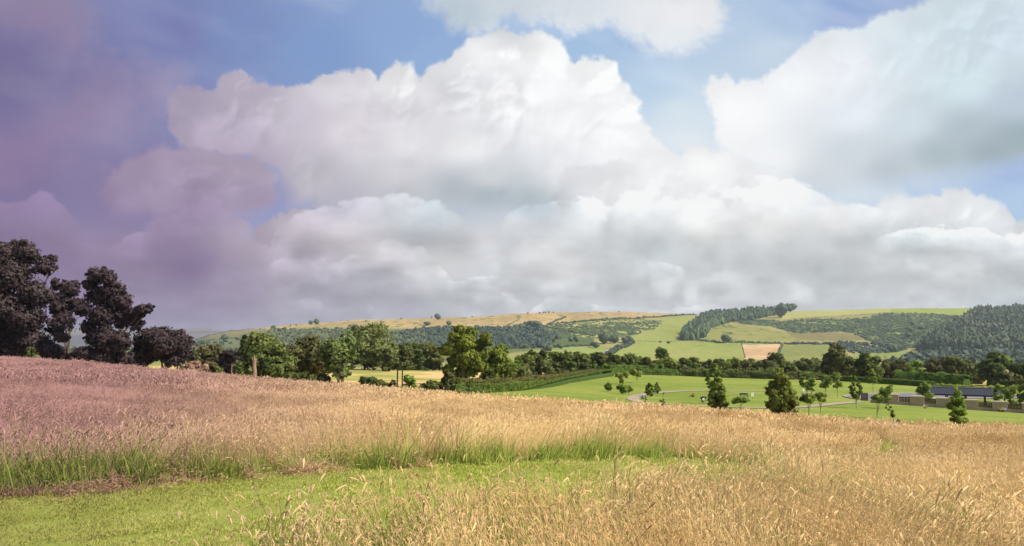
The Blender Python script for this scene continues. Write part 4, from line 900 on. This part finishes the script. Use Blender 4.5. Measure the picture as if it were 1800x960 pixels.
wood('dense dark conifer wood covering the slope at the far right',[(1612,616),(1640,598),(1672,578),(1702,558),(1722,548),(1800,544),(1960,541),(1960,622),(1800,620),(1640,617)],3600,4.2,15,'far',2)
wood('mid green wood along the slope at the left, below the tan hilltop',[(470,586),(480,582),(560,581),(640,580),(690,586),(740,580),(760,600),(720,628),(640,632),(500,620),(455,600)],1500,4.6,7,'midfar',3)
wood('bluish dark wood on the slope left of centre, behind the bumpy bright tree',[(700,590),(760,579),(830,579),(900,579),(930,572),(948,575),(960,585),(985,596),(955,611),(880,614),(760,628),(700,628)],1500,5.2,8,'fardark',13)  # cloud shade over this wood is put into its dark leaf colour
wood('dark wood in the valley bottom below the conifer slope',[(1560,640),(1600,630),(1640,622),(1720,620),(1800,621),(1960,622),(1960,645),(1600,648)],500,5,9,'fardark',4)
wood('scattered bracken and gorse bushes on the left slope',FIELDS[2][2],700,2.6,2.2,'far',5,'scrub')
wood('scattered bracken and gorse bushes on the right slope',FIELDS[12][2],1900,2.8,2.4,'far',6,'scrub')
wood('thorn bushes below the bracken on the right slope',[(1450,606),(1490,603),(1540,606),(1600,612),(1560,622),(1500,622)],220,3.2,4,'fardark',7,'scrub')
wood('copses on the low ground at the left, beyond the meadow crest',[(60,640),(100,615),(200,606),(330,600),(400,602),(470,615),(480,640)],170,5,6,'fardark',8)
def far_tree(label,px,py,w_,h_,seed,group=None,mt='far'):
    g=np.random.default_rng(seed);b=hill_pts(np.array([[px,py]],float))[0];m=b[1]/F;root=empty('hill_tree',tuple(b),label,'tree',group)
    rad=w_*m/2;ht=h_*m;k=5 if w_>5 else 2
    cc=np.c_[g.uniform(-.45,.45,k)*rad,g.uniform(-.45,.45,k)*rad,g.uniform(.05,.35,k)*ht];V,Q,v=crowns(cc,np.full(k,rad*.68),np.full(k,ht*.7),g,.16,True)
    mesh('crown',V,Q,LM[mt],root,attrs={'v':v},smooth=True);mb=MB();mb.tube([(0,0,-1),(0,0,ht*.35)],[rad*.14,rad*.1],5);mb.build('trunk',BARK,root)
ft=[(769,563,12,10,'lone rounded tree on the hill skyline left of centre'),(546,572,8,7,'left one of two trees close together on the upper left slope'),(555,571,9,9,'right one of two trees close together on the upper left slope'),(480,579,8,7,'lone tree on the skyline where the left hill begins'),
(1275,602,17,15,'lone dark round tree standing on the hedgerow below the middle wood'),(862,597,9,9,'dark round tree in the shaded field of the left slope'),(1003,600,7,9,'left one of two dark trees in the field above the farm'),(1012,601,9,10,'right one of two dark trees in the field above the farm'),
(1374,559,22,24,'large dark tree clump standing out below the crest, right end of the middle wood'),(1391,548,18,13,'dark rounded clump on the skyline right of the middle wood'),(1604,572,8,7,'upper dark bush among the bracken of the right slope'),(1600,584,9,7,'middle dark bush among the bracken of the right slope'),(1621,579,9,6,'dark bush right of the others in the bracken of the right slope'),(1596,594,13,8,'lower dark bush in the bracken of the right slope'),
(1568,620,15,15,'dark pointed tree at the foot of the right slope'),(1060,604,20,18,'large dark tree in the group above the farm'),(1078,604,18,14,'middle dark tree in the group above the farm'),(1102,603,18,12,'right dark tree in the group above the farm'),(940,577,22,13,'dark group of trees at the upper corner of the bluish wood'),(917,579,11,9,'small dark tree next to the upper corner of the bluish wood'),
(1046,612,16,10,'greyish tree beside the farm lane'),(788,573,11,8,'bushy tree on the tan slope below the lone skyline tree'),(751,573,14,6,'low bushy thorn left of the bushy tree on the tan slope'),(962,618,16,11,'grey green tree at the corner of the low light field'),(985,613,14,9,'dark tree on the hedge of the low light field'),(1175,602,7,4,'small round bush on the lower field boundary'),(1161,602,5,3,'very small bush on the lower field boundary'),
(1688,633,14,10,'dark round tree in the valley field at the right'),(356,606,9,9,'dark tree in the low field at the left'),(395,598,14,9,'tree on the field edge of the low left hill'),(418,597,10,5,'shrubby tree on the field edge of the low left hill')]
for i,(a,b,c_,d_,l) in enumerate(ft): far_tree(l,a,b,c_,d_,300+i)
for i,(a,b) in enumerate([(949,551),(955,550.5),(959,550.5),(965,550),(973,550),(758,559),(1089,549.5),(830,558),(705,561),(643,564),(510,574),(520,573)]): far_tree('tiny dark tree or bush standing on the hill skyline',a,b,3.2,2.6,400+i,'tiny trees along the hill skyline')
def hedgerow(label,pts,h=2.6,r=2.2,step=3.2,mt='far'):
    g=np.random.default_rng(int(pts[0][0]*7+pts[0][1]));q=[]
    for (a,b),(c_,d_) in zip(pts[:-1],pts[1:]):
        k=max(2,int(math.hypot((c_-a)*1.2,(d_-b)*14)/step*1.2));q+=[(a+(c_-a)*i/k,b+(d_-b)*i/k) for i in range(k)]
    c=hill_pts(np.array(q));o=c[0].copy();c=c-o;n=len(c);V,Q,v=crowns(c+np.array([0,0,-.5]),g.uniform(.6,1.3,n)*r,g.uniform(.5,1.5,n)*h,g);ob=mesh('hedge',V,Q,LM[mt],attrs={'v':v},loc=tuple(o));tag(ob,label,'hedgerow')
hedgerow('dark hedgerow slanting across the foot of the tan hilltop',[(965,571),(1010,567),(1080,561.5),(1140,558.5),(1200,554.5),(1226,553.5)],3.4,3)
hedgerow('short hedgerow climbing straight up the tan hilltop',[(962,571),(980,564),(995,557)],3,2.4)
hedgerow('hedgerow between the shaded field and the bracken slope',[(950,573),(985,580),(1020,586),(1046,592)],2.6,2.4)
hedgerow('hedgerow along the top of the lower fields, under the middle wood',[(1224,599),(1262,602),(1300,603.5),(1340,603.8),(1374,604)],2.8,2.2)
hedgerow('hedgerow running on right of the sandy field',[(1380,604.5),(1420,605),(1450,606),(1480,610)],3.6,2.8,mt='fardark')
hedgerow('hedgerow down the right side of the sandy field',[(1375,605),(1371,614),(1366,628)],2.4,1.8)
hedgerow('thin hedgerow down the left side of the sandy field',[(1303,604.5),(1306,616),(1309,630)],1.,.8)
hedgerow('hedgerow above the farm fields',[(965,610),(1000,609),(1040,608)],3.2,2.4)
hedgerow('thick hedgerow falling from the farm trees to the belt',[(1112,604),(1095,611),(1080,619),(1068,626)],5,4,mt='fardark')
hedgerow('thin hedgerow along the lower field boundary left of the middle wood',[(1110,600),(1150,600.5),(1196,600)],1.2,1.)
hedgerow('broken line of bushes up the tan slope',[(878,578),(895,571),(912,562)],2.2,1.8,9)
hedgerow('field boundary under the bright crest field at the right',[(1396,559.5),(1440,557.5),(1500,554.5),(1562,550.5)],1.3,1.2,5)
hedgerow('hedgerow on the brow of the low left hill',[(345,588),(380,584),(440,580),(470,579)],2.4,2.,6)
hedgerow('lower hedgerow of the low left hill',[(345,604),(380,598),(420,594),(470,592)],2.6,2.2,6)
# ------------------------------------------------------------------ paths, road
ASPH=simple('asphalt',srgb(128,124,126),srgb(108,104,108),3,.95,.3,.01)
PAVE=simple('pale_path_surface',srgb(176,158,134),srgb(150,132,112),4,.95,.3,.01)
KERB=simple('kerb_stone',srgb(176,168,152),srgb(166,158,144),5,.9)
def smooth(pts,n=3):
    pts=np.array(pts,float)
    for _ in range(n):
        q=[pts[0]]
        for a,b in zip(pts[:-1],pts[1:]): q+=[a*.75+b*.25,a*.25+b*.75]
        q.append(pts[-1]);pts=np.array(q)
    return pts
def ribbon(name,pts,wd,m,z=.05,label=None):
    S=smooth(pts);t=np.gradient(S[:,:2],axis=0);t/=np.linalg.norm(t,axis=1)[:,None]+1e-9;n=np.c_[-t[:,1],t[:,0]]
    cols=[-.5,-.25,0,.25,.5];V=np.concatenate([np.c_[S[:,:2]+n*c*wd] for c in cols]);V=np.c_[V,zt(V[:,0],V[:,1])+z];k=len(S)
    Q=[(j*k+i,j*k+i+1,(j+1)*k+i+1,(j+1)*k+i) for j in range(4) for i in range(k-1)];Q=np.array(Q)[:,::-1]
    o=mesh(name,V,Q,m,smooth=True);tag(o,label,None,kind='structure');return o
loop=[cast(a,b,70) for a,b in [(1460,694.5),(1400,690),(1340,687.5),(1280,686.3),(1210,687),(1160,690),(1128,694)]]
loop+=[cast(a,b,70) for a,b in [(1113,699),(1112,702.5),(1122,706.5),(1150,709.5),(1200,713),(1250,715.5),(1300,717),(1360,717.3),(1410,716),(1450,712.5),(1490,708.5),(1514,707)]]
ribbon('footpath',loop,1.5,PAVE,.06)
rp=[cast(a,b,80) for a,b in [(1482,697.2),(1500,694.3),(1530,692.6),(1600,691.8),(1700,692.5),(1900,694),(1900,700),(1760,699),(1640,699.5),(1600,701.5),(1560,704.5),(1520,703.5),(1492,700.5)]]
def slab(name,pg,m,z):
    P_=smooth(pg+[pg[0]],2)[:-1];c=P_[:,:2].mean(0);k=len(P_);V=[];rg=[1,.8,.6,.4,.2,.02]
    for f in rg: V+=[(c[0]+(p[0]-c[0])*f,c[1]+(p[1]-c[1])*f) for p in P_]
    V=np.array(V);V=np.c_[V,zt(V[:,0],V[:,1])+z];Q=[(j*k+i,j*k+(i+1)%k,(j+1)*k+(i+1)%k,(j+1)*k+i) for j in range(len(rg)-1) for i in range(k)]
    o=mesh(name,V,np.array(Q),m);tag(o,None,None,kind='structure');return P_
P_=slab('road',rp,ASPH,.07)
mb=MB();q=np.c_[P_[:,:2],zt(P_[:,0],P_[:,1])];k=len(q)
mb.add(np.concatenate([q+[0,0,-.05],q+[0,0,.16],np.c_[q[:,:2]*1.0,q[:,2]+.16]+(q-q.mean(0))/np.linalg.norm(q-q.mean(0),axis=1)[:,None]*[.18,.18,0],q+(q-q.mean(0))/np.linalg.norm(q-q.mean(0),axis=1)[:,None]*[.18,.18,0]-[0,0,.05]]),[(a*k+i,a*k+(i+1)%k,(a+1)*k+(i+1)%k,(a+1)*k+i) for a in range(3) for i in range(k)])
o=mb.build('kerb',KERB);tag(o,None,None,kind='structure')
# ------------------------------------------------------------------ stone wall with piers and timber panels
def stone_mat(name,a,b_,mo,sc_=2.4):
    m,nt,b,o=mat(name,.95,.1);tc=nd(nt,'ShaderNodeTexCoord');mp=nd(nt,'ShaderNodeMapping');mp.inputs['Rotation'].default_value=(R(90),0,0);nt.links.new(tc.outputs['Object'],mp.inputs[0])
    br=nd(nt,'ShaderNodeTexBrick');nt.links.new(mp.outputs[0],br.inputs['Vector']);br.inputs['Color1'].default_value=a;br.inputs['Color2'].default_value=b_;br.inputs['Mortar'].default_value=mo;br.inputs['Scale'].default_value=sc_;br.inputs['Mortar Size'].default_value=.02;br.inputs['Row Height'].default_value=.22;br.inputs['Brick Width'].default_value=.6
    c=mix(nt,mth(nt,'MULTIPLY',noise(nt,4.,5),.5),br.outputs[0],srgb(172,150,130));nt.links.new(c,b.inputs['Base Color']);bump(nt,b,br.outputs['Fac'],-.6,.02);return m
STONE=stone_mat('sandstone_blocks',srgb(196,168,150),srgb(172,144,130),srgb(140,122,108))
CAP=simple('coping_stone',srgb(206,192,164),srgb(180,164,138),4,.9)
TIMB=simple('weathered_timber',srgb(112,92,74),srgb(84,68,56),6,.9,.4,.01)
DARKW=simple('dark_stained_timber',srgb(64,54,50),srgb(46,38,36),6,.7)
SLATE=simple('blue_slate',srgb(58,61,72),srgb(42,45,54),5,.75,.4,.01,.4)
METAL=simple('dark_metal',srgb(58,62,68),srgb(44,46,50),8,.5,0,.01,.5)
WHITE=simple('white_plastic',srgb(236,236,232),srgb(220,220,216),6,.5)
def wall():
    A_=np.array(at(1506,113));B_=np.array(at(1900,101));L=np.linalg.norm((B_-A_)[:2]);a=math.atan2(B_[1]-A_[1],B_[0]-A_[0])
    root=empty('stone_wall',tuple(A_),'long low sandstone wall with square piers and timber panels beside the lawn','wall',None,a)
    def zz(s): x=A_[0]+math.cos(a)*s;y=A_[1]+math.sin(a)*s;return G(x,y)-A_[2]
    def spos(px):    # distance along the wall for an image column
        best=min(np.linspace(0,L,900),key=lambda s:abs(proj(A_[0]+math.cos(a)*s,A_[1]+math.sin(a)*s,A_[2]+zz(s))[0]-px));return best
    mb=MB();S=np.linspace(spos(1530),L,30)
    for s0,s1 in zip(S[:-1],S[1:]):
        z=(zz(s0)+zz(s1))/2;mb.box(((s0+s1)/2,0,z+.05),(s1-s0+.004,.34,.75))
    mb.build('plinth',STONE,root)
    prs=[(1544,1580),(1601,1625),(1647,1671),(1697,1720),(1745,1772),(1797,1822),(1846,1872)]
    for p0,p1 in prs:
        s0,s1=spos(p0),spos(p1);z=zz((s0+s1)/2);pm=MB();pm.box((0,0,.47),(s1-s0,.62,1.48));p=pm.build('pier',STONE,root,loc=((s0+s1)/2,0,z))
        cm=MB();cm.box((0,0,0),(s1-s0+.16,.8,.12));cm.box((0,0,.09),(s1-s0+.02,.62,.07),0,.9);c=cm.build('cap',CAP,p,loc=(0,0,1.27))
    gaps=[(1513,1527)]+[(prs[i][1],prs[i+1][0]) for i in range(len(prs)-1)]
    for g0,g1 in gaps:
        s0,s1=spos(g0)+.03,spos(g1)-.03;z=zz((s0+s1)/2);pm=MB();n=max(6,int((s1-s0)/.16))
        for i in range(n):
            x=s0+(s1-s0)*(i+.5)/n;pm.box((x,-.02 if i%2 else .03,z+.76),((s1-s0)/n*.86,.03,.76 if g0>1515 else 1.1))
        for h in (.56,1.02): pm.box(((s0+s1)/2,.07,z+h),(s1-s0,.05,.08))
        pm.build('timber_panel',TIMB,root)
wall()
def shelter():
    A_=np.array(at(1627,127));B_=np.array(at(1772,121));L=np.linalg.norm((B_-A_)[:2]);a=math.atan2(B_[1]-A_[1],B_[0]-A_[0])
    zt_=P(1700,680.5,126)[2];zb=(A_[2]+B_[2])/2;root=empty('shelter',((A_+B_)/2)[:2].tolist()+[zb],'long open shelter with a pitched dark slate roof behind the stone wall','shelter',None,a)
    H=zt_-zb;E_=H-.95;hw=1.8;mb=MB();x0,x1=-L/2-.5,L/2+.5
    def quad(m,a,b,c,d,th=.09):
        a,b,c,d=[np.array(v,float) for v in (a,b,c,d)];n=np.cross(b-a,d-a);n/=np.linalg.norm(n);v=np.array([a,b,c,d,a-n*th,b-n*th,c-n*th,d-n*th]);m.add(v,[(0,1,2,3),(7,6,5,4),(0,4,5,1),(1,5,6,2),(2,6,7,3),(3,7,4,0)])
    quad(mb,(x0,-hw,E_),(x1,-hw,E_),(x1,0,H),(x0,0,H));quad(mb,(x1,hw,E_),(x0,hw,E_),(x0,0,H),(x1,0,H));roof=mb.build('roof',SLATE,root)
    mb=MB();mb.tube([(x0,0,H+.03),(x1,0,H+.03)],.09,6);mb.build('ridge_tiles',simple('ridge_tiles',srgb(132,124,128),srgb(110,100,104),6),roof)
    mb=MB();mb.box((0,-hw,E_-.1),(x1-x0,.1,.22));mb.box((0,hw,E_-.1),(x1-x0,.1,.22));mb.build('fascia',DARKW,root)
    for i in range(5):
        x=x0+.9+(x1-x0-1.8)*i/4
        for yy in (-hw+.35,hw-.35):
            pm=MB();pm.box((0,0,E_/2-.1),(.17,.17,E_+.2));pm.box((0,0,-.02),(.34,.34,.3));pm.build('post',DARKW,root,loc=(x,yy,0))
        bm_=MB();bm_.box((x,0,E_-.05),(.14,2*hw-.5,.2));bm_.tube([(x,0,E_),(x,0,H-.1)],.07,4);bm_.build('tie_beam',DARKW,root)
    bm_=MB();bm_.box((0,.3,.45),(L*.6,.45,.06))
    for x in (-L*.25,0,L*.25): bm_.box((x,.3,.21),(.1,.4,.42))
    bm_.build('bench_seat',DARKW,root)
shelter()
# ------------------------------------------------------------------ furniture of the lawn
def thing(name,label,cat,px,py=None,d=None,rz=0.,group=None):
    l=at(px,d) if d else cast(px,py,60);return empty(name,tuple(l),label,cat,group,rz)
r_=thing('park_bench','dark metal bench on the lawn inside the path loop','bench',1308,699,rz=R(4))
mb=MB();mb.box((0,0,.45),(1.9,.45,.07));mb.build('seat',METAL,r_);mb=MB();mb.box((0,.24,.82),(1.9,.06,.42));mb.build('backrest',METAL,r_)
for x in (-.85,.85):
    mb=MB();mb.box((x,-.16,.22),(.08,.07,.46));mb.box((x,.22,.35),(.08,.07,.95));mb.box((x,0,.6),(.09,.5,.05));mb.build('leg',METAL,r_)
r_=thing('notice_board','small white notice board on a post right of the dark bench','sign',1323,701)
mb=MB();mb.box((0,0,.35),(.07,.07,.9));mb.build('post',TIMB,r_);mb=MB();mb.box((0,-.02,.95),(.62,.05,.95));mb.build('board',WHITE,r_)
def flowers(label,px,py,cols,sz=.25,vase=None,cat='flowers'):
    r_=thing('flower_tribute',label,cat,px,py);g=np.random.default_rng(int(px));mb=MB()
    if vase: mb.tube([(0,0,-.03),(0,0,.12),(0,0,.26)],[.09,.12,.10],8);mb.build('vase',vase,r_)
    for i,c in enumerate(cols):
        n=26;cc=g.normal(0,sz*.4,(n,3));cc[:,2]=abs(cc[:,2])*.8+.22+.1;cc[:,0]+=(i-(len(cols)-1)/2)*sz*1.3
        V,Q=leaves(cc,np.tile([0,-.4,.8],(n,1)),sz*.45,g,asp=1.);mesh('blossoms',V,Q,simple('petals',c,c,3,.7),r_)
    n=30;cc=g.normal(0,sz*.5,(n,3));cc[:,2]=abs(cc[:,2])*.6+.08;V,Q=leaves(cc,np.tile([0,-.3,.8],(n,1)),sz*.5,g);mesh('greenery',V,Q,LM['mid'],r_,attrs={'v':np.full(len(V),.4)},vecs={'on':np.tile([0,-.2,.9],(len(V),1))})
flowers('pale blue flowers in a pot at the inner bend of the path',1131,702,[srgb(150,180,225)],.34,WHITE)
flowers('reddish flower tribute on the lawn inside the path loop',1217,698,[srgb(206,110,90)],.34,TIMB)
flowers('white flowers in a pot near the half hidden small bush inside the loop',1237,708,[srgb(240,235,225)],.3,WHITE)
tree_px('bush','tiny dark bush on the lawn beside the white flower pot','bush',1230,1243,698,100,'bush','mid',260,.14,clear=0.,k=6)
flowers('yellow and blue flowers at the foot of a stone pier',1763,724.5,[srgb(230,200,70),srgb(170,190,235)],.34)
flowers('white and red flowers on a slab in front of the second pier gap',1627,718.5,[srgb(230,220,215),srgb(190,80,70)],.22,WHITE)
# small pale statue by the path
r_=thing('garden_statue','small pale statue on a pedestal beside the path behind the biggest young tree','statue',1412,696.5)
mb=MB();mb.box((0,0,.12),(.42,.42,.3),0,.9);mb.box((0,0,.42),(.3,.3,.34),0,.85);mb.build('pedestal',CAP,r_)
mb=MB();mb.tube([(0,0,.56),(0,0,.72),(0,0,.9),(0,0,1.02),(0,0,1.1)],[.15,.12,.14,.09,.05],9);mb.tube([(0,0,1.08),(0,0,1.14),(0,0,1.24),(0,0,1.29)],[.04,.085,.08,.03],9);mb.tube([(-.12,0,.98),(-.2,-.06,.82),(-.05,-.14,.78)],[.045,.04,.03],6);mb.tube([(.12,0,.98),(.2,-.06,.82),(.05,-.14,.78)],[.045,.04,.03],6);mb.build('figure',WHITE,r_,smooth=True)
# posts, snag and far buildings
def post(label,px,d,top,rad,m,name='wooden_post',group=None,lean=0.):
    bx,by,bz=at(px,d);h=P(px,top,d)[2]-bz;mb=MB();mb.tube([(0,0,-.3),(lean*h*.5,0,h*.5),(lean*h,0,h)],[rad*1.15,rad,rad*.9],8)
    mb.tube([(lean*h-rad,0,h-.25),(lean*h+rad*1.6,0,h-.22)],rad*.35,5)
    o=mb.build(name,m,loc=(bx,by,bz));tag(o,label,'post',group)
post('left and taller of two dark timber posts before the dry field',698,98,645,.09,DARKW,lean=.02)
post('right and shorter of two dark timber posts before the dry field',707,102,645.5,.085,DARKW)
post('thin pale stake standing by the curved hedge tip',776,72,685,.03,BARKP,'stake')
post('pale gate post behind the small round green bush',407,120,642,.07,BARKP)
bx,by,bz=at(416,116);h=P(416,640,116)[2]-bz
root=empty('signpost',(bx,by,bz),'pale T shaped post beside the rounded tree with the snag','post');mb=MB();mb.tube([(0,0,-.3),(0,0,h)],.09,7);mb.build('pole',BARKP,root);mb=MB();mb.box((-.25,0,h-.1),(1.1,.08,.14));mb.build('arm',BARKP,root)
bx,by,bz=at(447,107);h=P(447,627,107)[2]-bz;g_=np.random.default_rng(3);mb=MB()
mb.tube([(0,0,-.2),(.05,0,h*.3),(-.05,0,h*.6),(.02,0,h*.85),(-.1,0,h)],[.3,.26,.23,.2,.06],9);mb.tube([(-.05,0,h*.6),(-.22,0,h*.8),(-.38,0,h*.97)],[.2,.12,.04],6);mb.tube([(0,0,h*.7),(.2,0,h*.86),(.22,0,h*.92)],[.16,.12,.05],6)
root=empty('tree_snag',(bx,by,bz),'pale broken dead trunk standing in front of the rounded tree','dead tree');mb.build('trunk',simple('bleached_wood',srgb(170,142,122),srgb(124,100,86),9,.9,.5,.03),root)
def house(label,px,d,top,wpx,name='farmhouse',wallc=(222,216,206),roofc=(110,104,108),rz=.2,depth=5.,nwin=3,cat='house',hill=False):
    if hill: b=hill_pts(np.array([[px,hill]],float))[0];d=b[1];bx,by,bz=b
    else: bx,by,bz=at(px,d)
    wd=wpx*d/F;H=max(P(px,top,d)[2]-bz,2.5);ev=H*.62;root=empty(name,(bx,by,bz),label,cat,None,rz);mb=MB()
    mb.add([(-wd/2,-depth/2,-1),(wd/2,-depth/2,-1),(wd/2,depth/2,-1),(-wd/2,depth/2,-1),(-wd/2,-depth/2,ev),(wd/2,-depth/2,ev),(wd/2,depth/2,ev),(-wd/2,depth/2,ev),(-wd/2,0,H-.1),(wd/2,0,H-.1)],[(0,1,5,4),(1,2,6,5),(2,3,7,6),(3,0,4,7)],[(4,7,8),(5,9,6)])
    mb.build('wall',simple(name+'_wall',srgb(*wallc),None,.6),root);mb=MB();o=.35
    for s in (-1,1):
        a=np.array([(-wd/2-o,s*(depth/2+o),ev-.2),(wd/2+o,s*(depth/2+o),ev-.2),(wd/2+o,0,H),(-wd/2-o,0,H)],float);mb.add(np.r_[a,a+[0,0,.15]],[(0,1,2,3),(7,6,5,4),(0,4,5,1),(1,5,6,2),(2,6,7,3),(3,7,4,0)])
    rf=mb.build('roof',simple(name+'_roof',srgb(*roofc),None,.8),root);mb=MB();mb.box((wd*.32,0,H+.3),(.8,.8,1.3));mb.build('chimney',STONE,rf)
    for i in range(nwin):
        for lv in ((.3,.72) if ev>4 else (.5,)):
            f=MB();f.box((0,0,0),(1.1,.1,1.3));w_=f.build('window',WHITE,root,loc=(-wd/2+wd*(i+.6)/(nwin+.2),-depth/2-.03,ev*lv));p=MB();p.box((0,-.06,0),(.9,.03,1.1));p.build('pane',METAL,w_)
house('pale house glimpsed between the dark trees at the left',146,300,615,25,'farmhouse',(196,180,190),(150,136,150),.15)
house('white farmhouse with reddish roof at the right end of the hillside farm',1076,0,612.5,8,'farmhouse',(232,226,216),(150,110,96),.3,6,2,hill=619.)
house('long white barn of the farm below the left slope',1068,0,615.5,7,'barn',(236,234,230),(190,186,184),.1,6,1,'barn',hill=620.5)
house('small white shed at the left end of the farm',1060,0,618,3,'shed',(230,228,226),(170,170,172),.0,4,1,'shed',hill=621)
house('small dark field shed with an open front in the low light field',994,0,615.5,4,'shed',(120,112,104),(90,90,94),.0,4,1,'shed',hill=618.5)
house('white building peeping over the hill skyline',921,0,549.2,5,'barn',(236,234,232),(206,204,206),.0,6,2,'barn',hill=552.2)
house('reddish roofed building on the hill skyline beside the white one',928,0,548.8,3,'barn',(180,140,130),(150,104,96),.0,6,1,'barn',hill=552)
# dock clumps and tall weeds in the long grass
DOCK=simple('rusty_dock_seed',srgb(146,104,62),srgb(104,76,44),20)
def dock(label,px,d,wpx,hpx,group=None):
    bx,by,bz=at(px,d);m=d/F;g=np.random.default_rng(int(px*3+d));mb=MB();W=wpx*m/2;H=hpx*m+.35;n=max(4,int(wpx/1.6))
    root=empty('dock_clump',(bx,by,bz),label,'weeds',group);hd=[]
    for i in range(n):
        x=g.uniform(-W,W);y=g.uniform(-W,W)*.6;h=H*g.uniform(.7,1.05);l=g.normal(0,.08);mb.tube([(x,y,0),(x+l*.4,y,h*.5),(x+l,y,h)],[.011,.009,.005],4)
        t=g.uniform(.5,1,26);hd.append(np.c_[x+l*t+g.normal(0,.025,26),y+g.normal(0,.025,26),h*t])
    mb.build('stalks',DOCK,root);V,Q=leaves(np.concatenate(hd),np.tile([0,-.6,.5],(n*26,1)),.06,g);mesh('seed_spikes',V,Q,DOCK,root)
for a in [('rust brown dock clump standing alone in the mid meadow',708,34,18,16),('small brown dock clump at the meadow rim near the curved hedge tip',815,56,6,7),('second small brown dock clump near the curved hedge tip',828,56,5,5),('wide brown dock clump at the meadow rim, left of centre',893,55,14,9),('low brown dock clump on the rim right of the wide one',926,56,10,6),('small upright brown dock clump on the rim near the low one',943,56,7,7),('brown dock clump at the rim below the path bend',1196,55,10,8),
 ('brown dock clump at the base of the bent sapling',1572,45,16,11),('brown dock clump right of the bent sapling',1605,47,8,9),('wide brown dock clump left of the upswept young tree',1653,46,18,9),('brown dock clump at the far right of the meadow',1790,40,12,10),('thin brown dock stalks in the meadow right of the biggest young tree',1489,44,8,10),('greenish dock stalks in the mauve grass at the crest',577,48,9,12),('dark dock stalks alone in the mauve meadow',470,24,3,16)]: dock(*a)
# white tag on the sapling stem
mb=MB();mb.box((0,0,0),(.14,.02,.10));x,y,z=at(1575,43);o=mb.build('plant_tag',WHITE,loc=(x-.02,y-.05,P(1573,746,43)[2]));tag(o,'small white tag tied to the bent sapling in the long grass','tag')
# a bird high over the valley
x,y,z=P(774,394,230);mb=MB();mb.tube([(-.16,0,0),(-.05,0,.01),(.08,0,.015),(.17,0,0)],[.012,.05,.045,.012],8);root=empty('bird',(x,y,z),'small dark bird flying in front of the grey clouds','bird');mb.build('body',METAL,root,smooth=True)
for s in (-1,1):
    mb=MB();mb.add([(.05,0,.02),(-.06,0,.02),(-.10,s*.2,.09),(.02,s*.24,.1),(-.12,s*.45,.04),(.05,0,.03),(-.06,0,.03),(-.10,s*.2,.1),(.02,s*.24,.11)],[(0,1,2,3),(8,7,6,5)],[(3,2,4),(8,4,7)]);mb.build('wing',METAL,root)
# ------------------------------------------------------------------ air
for o in C.objects:
    if o.name.split('.')[0] in ('park_bench','notice_board'):o.scale=(.6,.6,.6) if o.name.startswith('park') else (.55,.55,.55)
_hv=np.empty(len(bpy.data.objects['hills'].data.vertices)*3,np.float32);bpy.data.objects['hills'].data.vertices.foreach_get('co',_hv);_z=_hv[2::3];ZTOP=float(_z.max())+20;print('z range',_z.min(),_z.max())
mb=MB();mb.box((0,0,ZTOP/2-75),(14400,14400,ZTOP+150));hz=mb.build('haze',None);hm=bpy.data.materials.new('haze');hm.use_nodes=True;t=hm.node_tree;t.nodes.clear();o=nd(t,'ShaderNodeOutputMaterial');pv=nd(t,'ShaderNodeVolumePrincipled');pv.inputs['Density'].default_value=HAZE;pv.inputs['Color'].default_value=(.80,.86,.96,1);pv.inputs['Anisotropy'].default_value=.2
t.links.new(pv.outputs[0],o.inputs['Volume']);hz.data.materials.append(hm);tag(hz,'pale summer haze over the valley',None,kind='stuff')
